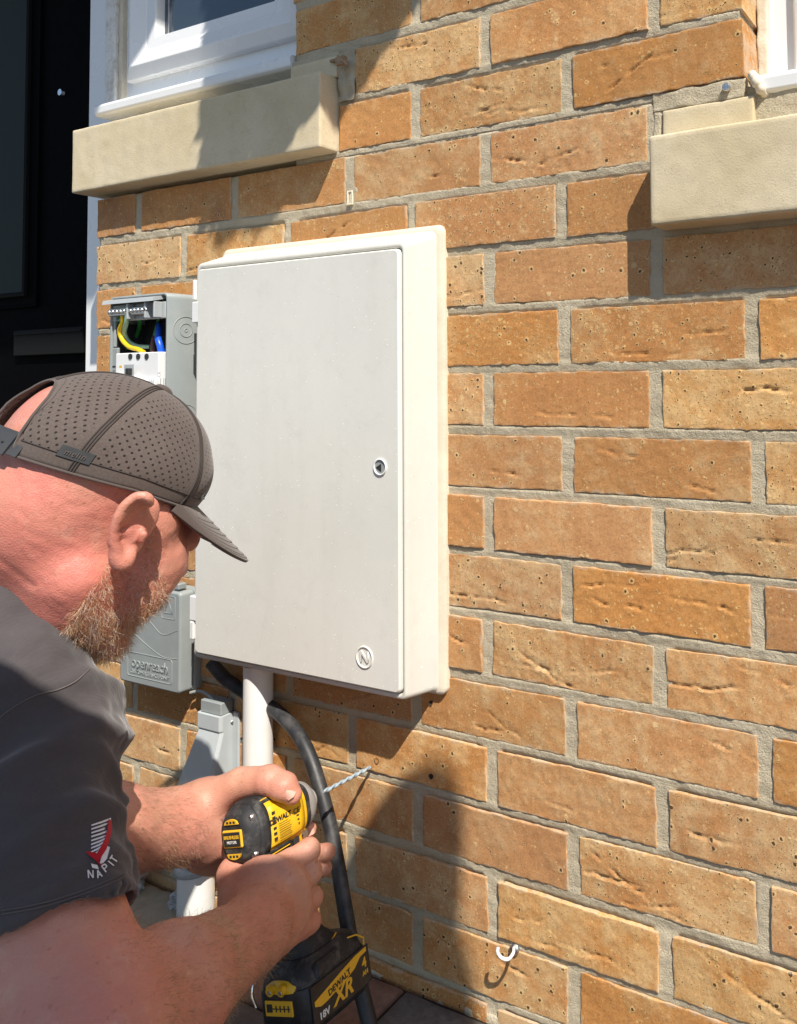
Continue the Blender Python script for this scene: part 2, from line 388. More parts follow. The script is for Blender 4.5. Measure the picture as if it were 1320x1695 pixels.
def grp_mat(name, base, warm):
    """moulded glass-fibre: off white with tiny bright flecks and hairs"""
    m, nt, b = newmat(name); g = N(nt); p = g.pos()
    n1 = g.noise(p, 6, 4); n2 = g.noise(p, 45, 5, 0.7); n3 = g.noise(p, 1200, 2)
    c = g.mix(g.ramp(n1, 0.35, 0.7), base, warm); c = g.mix(g.ramp(n2, 0.5, 0.8, 0, 0.28), c, tuple(x * 0.82 for x in base))
    c = g.mix(g.ramp(n3, 0.58, 0.72, 0, 0.16), c, (0.35, 0.34, 0.32))
    ms = g.n('Mapping'); ms.inputs['Scale'].default_value = (26, 26, 2.6); g.l(p, ms.inputs[0]); c = g.mix(g.ramp(g.noise(ms.outputs[0], 1, 4, 0.6), 0.5, 0.8, 0, 0.18), c, (0.50, 0.475, 0.41)); c = g.mix(g.ramp(g.noise(p, 17, 6, 0.75, 0.8), 0.57, 0.75, 0, 0.30), c, (0.48, 0.46, 0.41))
    mp = g.n('Mapping'); mp.inputs['Scale'].default_value = (150, 150, 420); mp.inputs['Rotation'].default_value = (0.3, 0.9, 0.2); g.l(p, mp.inputs[0])
    fv = g.n('TexVoronoi'); fv.inputs['Scale'].default_value = 1.0; g.l(mp.outputs[0], fv.inputs['Vector']); fs = g.n('SeparateColor'); g.l(fv.outputs['Color'], fs.inputs[0])
    fleck = g.math('MULTIPLY', g.math('LESS_THAN', fv.outputs['Distance'], g.ramp(fs.outputs[2], 0, 1, 0.05, 0.2)), g.math('LESS_THAN', fs.outputs[0], g.ramp(n2, 0.40, 0.75, 0.02, 0.5)))
    c = g.mix(g.math('MULTIPLY', fleck, 0.9), c, (0.98, 0.98, 0.97))
    dfl = g.math('MULTIPLY', g.math('LESS_THAN', fv.outputs['Distance'], 0.14), g.math('GREATER_THAN', fs.outputs[0], 0.985)); c = g.mix(g.math('MULTIPLY', dfl, 0.6), c, (0.2, 0.19, 0.17))
    g.l(c, b.inputs['Base Color']); b.inputs['Specular IOR Level'].default_value = 0.35
    g.l(g.ramp(n2, 0.3, 0.7, 0.5, 0.7), b.inputs['Roughness']); g.l(g.bump(g.math('ADD', n2, g.math('MULTIPLY', n3, 0.4)), 0.25, 0.0006), b.inputs['Normal']); return m
def skin_mat():
    m, nt, b = newmat('skin'); g = N(nt); p = g.pos()
    n1 = g.noise(p, 11, 3); n2 = g.noise(p, 45, 4, 0.65); n3 = g.noise(p, 900, 3, 0.7); at = g.n('Attribute'); at.attribute_name = 'redness'; red = at.outputs['Fac']
    c = g.mix(g.ramp(n1, 0.35, 0.7), (0.47, 0.25, 0.165), (0.54, 0.32, 0.225)); c = g.mix(red, c, (0.56, 0.19, 0.15))
    c = g.mix(g.ramp(n2, 0.5, 0.75, 0, 0.45), c, (0.55, 0.20, 0.14)); c = g.mix(g.ramp(n2, 0.45, 0.25, 0, 0.35), c, (0.62, 0.40, 0.30))
    v = g.n('TexVoronoi'); v.inputs['Scale'].default_value = 190; dv_ = g.n('VectorMath', operation='ADD'); ds_ = g.n('VectorMath', operation='SCALE'); ds_.inputs[3].default_value = 0.006; g.l(g.noise(p, 150, 3, out=1), ds_.inputs[0]); g.l(ds_.outputs[0], dv_.inputs[0]); g.l(p, dv_.inputs[1]); g.l(dv_.outputs[0], v.inputs['Vector']); vs = g.n('SeparateColor'); g.l(v.outputs['Color'], vs.inputs[0])
    fr = g.math('MULTIPLY', g.ramp(v.outputs['Distance'], 0.34, 0.10), g.math('LESS_THAN', vs.outputs[0], g.ramp(n1, 0.3, 0.7, 0.12, 0.42))); c = g.mix(g.math('MULTIPLY', fr, 0.5), c, (0.36, 0.13, 0.07))
    v2 = g.voro(p, 330); c = g.mix(g.ramp(v2, 0.25, 0.1, 0, 0.16), c, (0.45, 0.17, 0.11))
    g.l(c, b.inputs['Base Color']); g.l(g.ramp(n2, 0.3, 0.7, 0.36, 0.58), b.inputs['Roughness']); b.inputs['Specular IOR Level'].default_value = 0.45
    b.inputs['Subsurface Weight'].default_value = 0.06; b.inputs['Subsurface Radius'].default_value = (1, 0.35, 0.2); b.inputs['Subsurface Scale'].default_value = 0.006
    vb = g.voro(p, 620, out=0); g.l(g.bump(g.math('ADD', g.math('ADD', vb, g.math('MULTIPLY', n3, 0.8)), g.math('ADD', g.math('MULTIPLY', n2, 1.5), g.math('MULTIPLY', g.ramp(g.voro(dv_.outputs[0], 380, 'DISTANCE_TO_EDGE'), 0.0, 0.25), 0.7))), 0.3, 0.0006), b.inputs['Normal']); return m
def fabric_mat(name, col, scale=900, fold=0.0):
    m, nt, b = newmat(name); g = N(nt); p = g.pos(); n1 = g.noise(p, 400, 3, 0.8); n2 = g.noise(p, 12, 4); n3 = g.noise(p, 60, 4)
    c = g.mix(g.ramp(n2, 0.3, 0.7), tuple(x * 0.88 for x in col), tuple(x * 1.1 for x in col)); c = g.mix(g.ramp(n1, 0.5, 0.8, 0, 0.3), c, tuple(x * 1.5 for x in col))
    w = g.n('TexWave'); w.inputs['Scale'].default_value = scale / 6; w.inputs['Distortion'].default_value = 1.5; g.l(p, w.inputs['Vector'])
    g.l(c, b.inputs['Base Color']); b.inputs['Roughness'].default_value = 0.92; b.inputs['Specular IOR Level'].default_value = 0.12
    b.inputs['Sheen Weight'].default_value = 0.25; b.inputs['Sheen Roughness'].default_value = 0.5
    h = g.math('ADD', g.math('MULTIPLY', n1, 0.5), g.math('MULTIPLY', w.outputs[1], 0.25)); h = g.math('ADD', h, g.math('MULTIPLY', n3, 1.2))
    g.l(g.bump(h, 0.35, 0.0008), b.inputs['Normal']); return m
def cap_mat():
    """heathered cloth with punched holes, laid out by the cap's own UV"""
    m, nt, b = newmat('perforated_cloth'); g = N(nt); uv = g.n('UVMap').outputs[0]; p = g.pos()
    s = g.n('SeparateXYZ'); g.l(uv, s.inputs[0]); x, y = s.outputs[0], s.outputs[1]
    def dots(dx, dy):
        fx = g.math('SUBTRACT', g.math('FRACT', g.math('ADD', x, dx)), 0.5); fy = g.math('SUBTRACT', g.math('FRACT', g.math('ADD', y, dy)), 0.5)
        return g.math('SQRT', g.math('ADD', g.math('MULTIPLY', fx, fx), g.math('MULTIPLY', g.math('MULTIPLY', fy, fy), 1.2)))
    d = g.math('MINIMUM', dots(0, 0), dots(0.5, 0.5)); at = g.n('Attribute'); at.attribute_name = 'perf'
    hole = g.math('MULTIPLY', g.ramp(d, 0.150, 0.115), g.math('GREATER_THAN', at.outputs['Fac'], 0.5))
    n1 = g.noise(p, 500, 4, 0.85); n2 = g.noise(p, 14, 3)
    c = g.mix(g.ramp(n2, 0.3, 0.7), (0.088, 0.070, 0.063), (0.108, 0.088, 0.079)); c = g.mix(g.ramp(n1, 0.48, 0.72, 0, 0.5), c, (0.155, 0.13, 0.12)); c = g.mix(g.ramp(n1, 0.48, 0.3, 0, 0.5), c, (0.058, 0.046, 0.042))
    c = g.mix(g.math('MULTIPLY', hole, 0.96), c, (0.012, 0.01, 0.01)); g.l(c, b.inputs['Base Color'])
    b.inputs['Roughness'].default_value = 0.9; b.inputs['Specular IOR Level'].default_value = 0.15; b.inputs['Sheen Weight'].default_value = 0.2
    g.l(g.bump(g.math('SUBTRACT', g.math('MULTIPLY', n1, 0.4), g.math('MULTIPLY', hole, 2.5)), 0.5, 0.0007), b.inputs['Normal']); return m
def glass_mat(name, tint, rough=0.02):
    m, nt, b = newmat(name); b.inputs['Base Color'].default_value = (*tint, 1); b.inputs['Roughness'].default_value = rough
    b.inputs['Specular IOR Level'].default_value = 0.6; b.inputs['Coat Weight'].default_value = 0.6; b.inputs['Coat Roughness'].default_value = 0.02; return m
def rib_mat(name, cols, rough=0.6):
    m, nt, b = newmat(name); b.inputs['Roughness'].default_value = rough; b.inputs['Base Color'].default_value = (*cols, 1); return m
M_ = {}
M_['brick'] = brick_mat(); M_['mortar'] = mortar_mat(); M_['stone'] = stone_mat()
M_['grp'] = grp_mat('moulded_glass_fibre', (0.655, 0.655, 0.605), (0.695, 0.69, 0.635)); M_['grp_side'] = grp_mat('moulded_surround', (0.60, 0.585, 0.53), (0.64, 0.62, 0.555))
M_['putty'] = simple('aged_sealant', (0.70, 0.63, 0.50), 0.7, 0.2, 0.08, 40, 0.5, 0.001, dirt=(0.45, 0.36, 0.24), dirt_amt=0.4)
M_['upvc'] = simple('white_upvc', (0.77, 0.785, 0.79), 0.28, 0.5, 0.004, 6, 0.0)
M_['paint'] = simple('flaking_white_paint', (0.72, 0.71, 0.67), 0.55, 0.4, 0.05, 60, 0.4, 0.0012, dirt=(0.38, 0.33, 0.26), dirt_amt=0.8, dscale=55)
M_['black_door'] = simple('black_door_skin', (0.002, 0.002, 0.0025), 0.7, 0.02, 0.1, 80, 0.08, 0.0003)
M_['door_glass'] = simple('obscured_glass', (0.028, 0.036, 0.036), 0.6, 0.05, 0.1, 8, 0); M_['win_glass'] = glass_mat('window_glass', (0.03, 0.045, 0.06), 0.02)
M_['letter'] = simple('dark_letter_plate', (0.010, 0.010, 0.010), 0.6, 0.05, 0.1, 60, 0.05)
M_['chrome'] = simple('chrome', (0.8, 0.8, 0.8), 0.12, 0.5, 0.02, 60, 0, metal=1.0)
M_['steel'] = simple('zinc_steel', (0.55, 0.55, 0.56), 0.35, 0.5, 0.08, 200, 0.1, metal=1.0)
M_['grey'] = simple('grey_plastic', (0.27, 0.30, 0.30), 0.42, 0.45, 0.03, 30, 0.06, 0.0003, dirt=(0.42, 0.42, 0.38), dirt_amt=0.18, dscale=30)
M_['grey_light'] = simple('pale_grey_plastic', (0.37, 0.40, 0.41), 0.4, 0.45, 0.03, 30, 0.06, 0.0003, dirt=(0.5, 0.5, 0.46), dirt_amt=0.2, dscale=30)
M_['duct'] = simple('weathered_grey_pvc', (0.46, 0.50, 0.515), 0.36, 0.5, 0.03, 25, 0.05, 0.0004, dirt=(0.36, 0.36, 0.33), dirt_amt=0.25, dscale=20)
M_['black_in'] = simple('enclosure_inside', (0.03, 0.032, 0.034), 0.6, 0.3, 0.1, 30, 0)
M_['white_plastic'] = simple('white_plastic', (0.74, 0.745, 0.74), 0.35, 0.5, 0.015, 30, 0.02)
M_['pipe'] = simple('white_pvc_pipe', (0.78, 0.775, 0.75), 0.3, 0.5, 0.02, 20, 0.04, 0.0003, dirt=(0.6, 0.53, 0.4), dirt_amt=0.25, dscale=14)
M_['cable'] = simple('black_cable_sheath', (0.022, 0.023, 0.025), 0.5, 0.5, 0.15, 80, 0.2, 0.0005, dirt=(0.17, 0.16, 0.15), dirt_amt=0.5, dscale=26)
M_['w_yellow'] = rib_mat('wire_yellow', (0.75, 0.50, 0.01), 0.35); M_['w_green'] = rib_mat('wire_green', (0.03, 0.20, 0.05), 0.35)
M_['w_pale'] = rib_mat('wire_pale_green', (0.32, 0.50, 0.36), 0.35); M_['w_blue'] = rib_mat('wire_blue', (0.01, 0.09, 0.62), 0.35); M_['w_brown'] = rib_mat('wire_brown', (0.22, 0.12, 0.09), 0.4)
M_['brass'] = simple('brass', (0.6, 0.45, 0.2), 0.3, 0.5, 0.05, 100, 0, metal=1.0)
M_['ink'] = rib_mat('black_ink', (0.02, 0.02, 0.02), 0.6); M_['ink_grey'] = rib_mat('grey_ink', (0.28, 0.28, 0.29), 0.6)
M_['skin'] = skin_mat(); M_['nail'] = simple('fingernail', (0.62, 0.36, 0.28), 0.3, 0.5, 0.05, 200, 0)
M_['shirt'] = fabric_mat('dark_grey_cotton', (0.066, 0.059, 0.062)); M_['trousers'] = fabric_mat('black_workwear', (0.03, 0.03, 0.033)); M_['boot'] = simple('tan_boot_leather', (0.2, 0.12, 0.06), 0.6)
M_['cap'] = cap_mat(); M_['cap_plain'] = fabric_mat('cap_cloth', (0.085, 0.068, 0.061)); M_['seam'] = rib_mat('seam_thread', (0.045, 0.036, 0.033), 0.95); M_['cap_strap'] = simple('cap_strap_plastic', (0.045, 0.047, 0.05), 0.5, 0.4, 0.1, 100, 0.1); M_['thread'] = rib_mat('thread', (0.10, 0.085, 0.08), 0.9)
M_['yellow'] = simple('yellow_casing', (0.72, 0.42, 0.01), 0.42, 0.5, 0.04, 60, 0.15, 0.0003, dirt=(0.5, 0.38, 0.16), dirt_amt=0.25, dscale=60)
M_['rubber'] = simple('black_rubber', (0.022, 0.023, 0.025), 0.6, 0.35, 0.15, 150, 0.3, 0.0004, dirt=(0.22, 0.21, 0.19), dirt_amt=0.4, dscale=70)
M_['batt'] = simple('battery_black', (0.014, 0.014, 0.016), 0.4, 0.4, 0.15, 150, 0.12, 0.0003, dirt=(0.12, 0.11, 0.1), dirt_amt=0.3, dscale=70)
M_['yprint'] = rib_mat('yellow_print', (0.70, 0.40, 0.02), 0.5); M_['wprint'] = rib_mat('pale_print', (0.7, 0.7, 0.68), 0.5); M_['red_thread'] = fabric_mat('red_embroidery', (0.42, 0.012, 0.02)); M_['white_thread'] = fabric_mat('white_embroidery', (0.66, 0.65, 0.66))
M_['nose'] = simple('cast_nose_metal', (0.34, 0.33, 0.315), 0.45, 0.5, 0.12, 120, 0.3, 0.0004, metal=0.25, dirt=(0.2, 0.19, 0.17), dirt_amt=0.6, dscale=60)
M_['bit'] = simple('blue_grey_bit', (0.33, 0.42, 0.48), 0.45, 0.5, 0.25, 300, 0.3, 0.0004, metal=0.1, dirt=(0.5, 0.48, 0.44), dirt_amt=0.6, dscale=160); M_['shank'] = simple('bit_shank', (0.26, 0.24, 0.23), 0.35, 0.5, 0.1, 200, 0.1, metal=0.9)
M_['paver'] = simple('concrete_paver', (0.16, 0.145, 0.135), 0.85, 0.2, 0.3, 120, 0.8, 0.0015, dirt=(0.25, 0.115, 0.07), dirt_amt=0.55, dscale=9)
M_['paver_red'] = simple('red_paver', (0.30, 0.17, 0.12), 0.85, 0.2, 0.25, 120, 0.8, 0.0015, dirt=(0.1, 0.085, 0.075), dirt_amt=0.7, dscale=14)
M_['slab'] = simple('sandstone_slab', (0.50, 0.42, 0.30), 0.9, 0.15, 0.1, 80, 0.7, 0.0012, dirt=(0.32, 0.27, 0.2), dirt_amt=0.4, dscale=14)
M_['sand'] = simple('joint_sand', (0.06, 0.05, 0.043), 0.95, 0.1, 0.3, 300, 0.9, 0.002)
M_['film'] = simple('crumpled_plastic_film', (0.46, 0.48, 0.50), 0.25, 0.6, 0.06, 60, 0.1, 0.0005)
M_['ground'] = simple('asphalt', (0.10, 0.095, 0.09), 0.9, 0.2, 0.2, 200, 0.6, 0.002)
M_['leaf'] = simple('leaf_green', (0.055, 0.11, 0.03), 0.5, 0.4, 0.3, 60, 0.1); M_['wicker'] = simple('basket', (0.12, 0.07, 0.03), 0.8, 0.2, 0.2, 200, 0.5, 0.002)
M_['iron'] = simple('black_iron', (0.02, 0.02, 0.02), 0.5)
# ---------------------------------------------------------------- the brick wall
GZ = -0.69
JOINT = {(-8, 5): (3.1, 0.2), (-7, 4): (0.3, -1.9), (-7, 6): (0.7, -1.8), (-7, 8): (5.2, 0), (-6, 5): (1.2, -1.6), (-6, 7): (4.8, -1.8), (-6, 9): (8.9, 1.9), (-5, 0): (-2.1, 1.9), (-5, 2): (-3.4, 1.1), (-5, 4): (-0.7, 0.9), (-5, 6): (-0.9, -1.0), (-5, 8): (2.2, 0), (-4, 1): (-3.8, -1.9), (-4, 3): (-7.7, -4.9), (-4, 5): (-6.8, -0.4), (-4, 7): (-5.7, -0.5), (-3, 0): (-1.6, 0.7), (-3, 6): (2.8, 0.4), (-3, 8): (3.1, -1.8), (-2, 7): (-3.1, 0.3), (-2, 9): (-1.5, -0.9), (-1, 6): (0.9, 1.9), (-1, 8): (0, 1.3), (0, 7): (-0.9, 1.4), (0, 9): (1.6, 0.6), (1, 6): (0.2, 1.6), (1, 8): (0.3, 0.3), (2, 7): (-3.7, 3.4), (2, 9): (-1.9, 2.6), (3, 6): (-3.5, 2.9), (3, 8): (-1.6, -0.3), (4, 7): (-0.7, 0.2), (4, 9): (2.0, -0.2), (5, 4): (3.7, 2.9), (5, 6): (1.5, -0.2), (5, 8): (-1.0, -1.1), (6, 1): (4.4, 0.5), (6, 3): (1.6, 1.6), (6, 5): (0.9, 0.9), (6, 7): (0.1, -0.4), (6, 9): (-3.2, 2.2), (7, 0): (7.3, 1.1), (7, 4): (1.1, -3.0), (7, 6): (1.2, -1.9), (7, 8): (-0.7, -3.2), (8, 5): (-0.3, 0), (8, 7): (-1.8, 0.6)}
def jx(r, k): return 0.1075 + 0.1125 * k + JOINT.get((r, k), (RNG2.normal() * 1.2, 0))[0] / 1000
def jz(r, k):
    if (r, k) in JOINT: return JOINT[(r, k)][1] / 1000
    v = [b[1] for a, b in JOINT.items() if a[0] == r]; return (sum(v) / len(v) if v else 0) / 1000
RNG2 = np.random.default_rng(5)
# (row, joint at left) : yellow, pores, brown, creases
LOOK = {(-8, 3): (.55, .5, .5, 1), (-8, 5): (.6, .4, .2, 3), (-8, 7): (.6, .5, 0, 1), (-7, 4): (.75, .75, 0, 1), (-7, 6): (.3, .12, 0, 0), (-7, 8): (.75, .75, 0, 1), (-6, 3): (.1, .02, .1, 0),
        (-6, 5): (.5, .55, 0, 3), (-6, 7): (.1, .03, .3, 2), (-5, -2): (.0, .05, .8, 0), (-5, 0): (.3, .2, .9, 0), (-5, 2): (.45, .45, .3, 1), (-5, 4): (.35, .02, 0, 1), (-5, 6): (.35, .3, .1, 2),
        (-4, -1): (.9, .7, 0, 1), (-4, 1): (.75, .5, 0, 1), (-4, 3): (.05, .08, .1, 4), (-4, 5): (.65, .75, 0, 0), (-4, 7): (.2, .1, .2, 0), (-3, -2): (.2, .1, 0, 2), (-3, 0): (.15, .05, 0, 1),
        (-3, 4): (.9, .8, 0, 1), (-3, 6): (.1, .06, .1, 0), (-3, 8): (.7, .5, .4, 0), (-2, 5): (.15, .55, .2, 0), (-2, 7): (.6, .7, .3, 2), (-2, 9): (.5, .3, 0, 0), (-1, 4): (.4, .45, 0, 1), (-1, 6): (.1, .05, .25, 1), (-1, 8): (.8, .8, 0, 1),
        (0, 5): (.35, .03, 0, 1), (0, 7): (.25, .02, .1, 2), (0, 9): (.65, .8, 0, 0), (1, 4): (.2, .15, .1, 0), (1, 6): (.3, .04, 0, 0), (1, 8): (.6, .65, 0, 3), (2, 5): (.6, .4, 0, 1), (2, 7): (.15, .05, .15, 3), (2, 9): (.1, .03, .2, 1),
        (3, 4): (.15, .05, 0, 2), (3, 6): (.8, .65, 0, 3), (3, 8): (.6, .05, 0, 3), (4, 5): (.2, .04, 0, 2), (4, 7): (.35, .08, 0, 1), (4, 9): (.3, .1, 0, 0), (5, 4): (.35, .1, 0, 0), (5, 6): (.1, .03, .1, 1), (5, 8): (.75, .6, 0, 1),
        (6, 3): (.6, .45, 0, 0), (6, 5): (.15, .03, .15, 0), (6, 7): (.8, .6, 0, 5), (6, 9): (.6, .5, 0, 0), (7, 4): (.6, .5, .1, 0), (7, 6): (.9, .15, 0, 4), (7, 8): (.75, .4, 0, 2), (8, 3): (.3, .15, .4, 1), (8, 5): (.85, .5, 0, 2), (8, 7): (.15, .05, .1, 0),
        (6, -1): (.5, .1, 0, 1), (7, 0): (.75, .15, 0, 0), (6, 1): (.4, .1, 0, 0), (5, -2): (.6, .2, 0, 1)}
wall = empty('brick_wall', (0, 0, 0), 'buff and orange brick house wall with recessed grey mortar joints', 'wall', kind=None)

def brick_mesh(w, h, ncrease, seed, res):
    r = np.random.default_rng(seed); nx = max(4, int(w / res)); nz = max(4, int(h / res)); e = 0.0007
    xs = np.concatenate([[0, e * .35, e], np.linspace(e, w - e, nx)[1:-1], [w - e, w - e * .35, w]]); zs = np.concatenate([[0, e * .35, e], np.linspace(e, h - e, nz)[1:-1], [h - e, h - e * .35, h]])
    X, Z = np.meshgrid(xs, zs, indexing='ij'); P = np.stack([X + seed * 3.1, 0 * X, Z], -1)
    d = 0.0006 * wave_noise(P, 0.09, seed, 2) + 0.00022 * wave_noise(P, 0.012, seed + 1, 2)
    for c in range(min(ncrease, 4)):
        L = r.uniform(0.05, 0.12) if w > 0.12 else r.uniform(0.02, 0.06); ang = r.normal() * 0.16 + (0.06 if r.random() > .5 else -0.1)
        cx_ = r.uniform(0.12 * w, 0.88 * w); cz_ = r.choice([r.uniform(0.12, 0.3), r.uniform(0.3, 0.8)]) * h
        u_ = (X - cx_) * math.cos(ang) + (Z - cz_) * math.sin(ang); v_ = -(X - cx_) * math.sin(ang) + (Z - cz_) * math.cos(ang)
        sh_ = r.uniform(0, 50); path = 0.0045 * wave_noise(np.stack([u_ + sh_, 0 * u_, 0 * u_], -1), 0.07, seed + c * 7, 4)
        q = v_ - path; win = np.clip(1 - (np.abs(u_) / (L / 2)) ** 4, 0, 1); dep = r.uniform(0.0008, 0.0020) * win * np.clip(0.6 + wave_noise(np.stack([u_, 0 * u_ + sh_, 0 * u_], -1), 0.03, seed + c, 2), 0.05, 1.4)
        d = d + dep * 2.0 * np.exp(-(q / 0.0010) ** 2) - dep * 0.55 * np.where(q < 0, np.exp(q / 0.004), 0) + dep * 0.25 * np.where(q > 0, np.exp(-q / 0.005), 0)
    ed = np.minimum(np.minimum(X, w - X), np.minimum(Z, h - Z)); chip = 0.0002 + 0.0022 * np.clip(wave_noise(P, 0.02, seed + 2, 3), 0, 1)
    d = d + np.where(ed < e, (1 - ed / e) ** 2 * chip * 0.6, 0)
    d = np.minimum(d, 0.0036)
    ox = 0.0011 * wave_noise(np.stack([X * 0 + seed, Z * 0, Z], -1), 0.03, seed + 3, 3); oz = 0.0009 * wave_noise(np.stack([X, X * 0 + seed, 0 * Z], -1), 0.03, seed + 4, 3)
    fx = np.clip(np.abs(X / w - .5) * 2, 0, 1) ** 8; fz = np.clip(np.abs(Z / h - .5) * 2, 0, 1) ** 6
    V = np.stack([X - w / 2 + ox * fx, d, Z - h / 2 + oz * fz], -1); a, b = X.shape; I = np.arange(a * b).reshape(a, b); V = V.reshape(-1, 3)
    Q = np.stack([I[:-1, :-1], I[1:, :-1], I[1:, 1:], I[:-1, 1:]], -1).reshape(-1, 4)
    ring = np.concatenate([I[:-1, 0], I[-1, :-1], I[:0:-1, -1], I[0, :0:-1]]); n = len(ring); B = V[ring].copy(); B[:, 1] = 0.1015
    base = len(V); V = np.concatenate([V, B]); k = np.arange(n); k2 = (k + 1) % n
    Q2 = np.stack([ring[k2], ring[k], base + k, base + k2], 1)
    return mesh_np('brick', V, np.concatenate([Q, Q2]))
JH, JW = 0.0118, 0.0165
def put_brick(x0, x1, z0, z1, look, seed, res, dy=0.0):
    o = link('brick', brick_mesh(x1 - x0, z1 - z0, look[3], seed, res), M_['brick'], wall)
    o.location = ((x0 + x1) / 2, dy, (z0 + z1) / 2); o.color = (look[0] + float(RNG2.normal()) * .13, look[1], look[2], 1); return o
REND = 2.3
for r in range(-14, 10):
    zt = -0.075 * r; zb = zt - 0.075 + JH; par = 1 if r % 2 == 0 else 0
    ks = [k for k in range(-2, 21) if k % 2 == par]
    for k in ks:
        xa = jx(r, k) + JW / 2 if k >= 0 else 0.0; xb = jx(r, k + 2) - JW / 2
        if k < -1 and par == 1: continue
        if xb < 0.03: continue
        xa = max(xa, 0.0); z0, z1 = zb, zt; lk = LOOK.get((r, k))
        if r <= -6 and r >= -40:
            if xa < 0.45: xa = 0.4505 if r <= -8 else 0.5425
            if r == -6: xa = max(xa, 0.5385)
            if r == -7: xa = max(xa, 0.5685)
            if xa < 1.115: xb = min(xb, 1.1165)
            elif xa < 2.02: continue
        if r in (-4, -5) and xa < 2.0:
            xb = min(xb, 1.009)
        if r in (-4, -5) and xa > 1.0 and xa < 2.02: continue
        if xb - xa < 0.02: continue
        if lk is None: lk = (float(RNG2.choice([.1, .25, .5, .8])), float(RNG2.choice([.03, .1, .5, .7])), float(RNG2.choice([0, 0, .3])), int(RNG2.integers(0, 4)))
        dz = (jz(r, k) + jz(r, k + 2)) / 2
        vis = xa < 1.45 and -9 <= r <= 8
        if xa > REND: continue
        o = put_brick(xa, xb, z0 + dz, z1 + dz, lk, 1000 + r * 37 + k, 0.0021 if vis else 0.012, RNG2.normal() * 0.0006)
        if k >= 0 and jx(r, k + 2) - jx(r, k) > 0: o.rotation_euler = (0, -math.atan2(jz(r, k + 2) - jz(r, k), 0.225) * 0.8, 0)
# mortar: one sheet of recessed, tooled joints with returns at the openings
def mortar_sheet(x0, x1, z0, z1, res):
    xs = np.linspace(x0, x1, int((x1 - x0) / res) + 1); zs = np.linspace(z0, z1, int((z1 - z0) / res) + 1); X, Z = np.meshgrid(xs, zs, indexing='ij'); P = np.stack([X, 0 * X, Z], -1)
    row = -Z / 0.075; f = (row - np.floor(row)) * 0.075; s_ = np.clip((f - 0.0632) / 0.0118, 0, 1)
    Y = np.where(f > 0.0622, 0.0008 + 0.0016 * s_, 0.0052)                       # weathered bed joint, deeper at its foot; sunk behind the bricks
    odd = (np.floor(row).astype(int) % 2 == 0); ph = (X - 0.1075 - np.where(odd, 0.1125, 0)) / 0.225; dx = np.abs(ph - np.round(ph)) * 0.225
    Y = np.where((dx < 0.0135) & (f <= 0.0622), 0.0020, Y); Y = Y + 0.0006 * wave_noise(P, 0.05, 41, 3) + 0.0005 * wave_noise(P, 0.011, 42, 2)
    a, b = X.shape; I = np.arange(a * b).reshape(a, b); V = np.stack([X, Y, Z], -1).reshape(-1, 3); Q = np.stack([I[:-1, :-1], I[1:, :-1], I[1:, 1:], I[:-1, 1:]], -1).reshape(-1, 4)
    ring = np.concatenate([I[:-1, 0], I[-1, :-1], I[:0:-1, -1], I[0, :0:-1]]); n = len(ring); B = V[ring].copy(); B[:, 1] = 0.10
    base = len(V); V = np.concatenate([V, B]); k = np.arange(n); k2 = (k + 1) % n
    return mesh_np('mortar', V, np.concatenate([Q, np.stack([ring[k2], ring[k], base + k, base + k2], 1)]))
for a in ((0.004, 1.3, -0.72, 0.3765, 0.0028), (1.3001, REND, -0.72, 0.2245, 0.01), (0.4545, 1.1125, 0.3766, 0.68, 0.0028), (0.4545, 1.1125, 0.6801, 1.05, 0.01), (2.02, REND, 0.2246, 1.05, 0.01)):
    link('mortar', mortar_sheet(*a), M_['mortar'], wall)
# mortar bedding round the left sill end
m = MB(); xs = np.linspace(0.5385, 0.5685, 9); zs = np.linspace(0.4535, 0.5225, 30)
V = [(x, -0.0008 + 0.0012 * math.sin(x * 300 + z * 90) + 0.001 * math.sin(z * 260), z) for x in xs for z in zs]
m.add(V, [(i * 30 + j, (i + 1) * 30 + j, (i + 1) * 30 + j + 1, i * 30 + j + 1) for i in range(8) for j in range(29)], True)
m.box((0.45, -0.0005, 0.5195), (0.5380, 0.05, 0.5265), 0.001); m.box((0.5387, 0.002, 0.455), (0.568, 0.05, 0.5225)); m.build('mortar', M_['mortar'], wall)


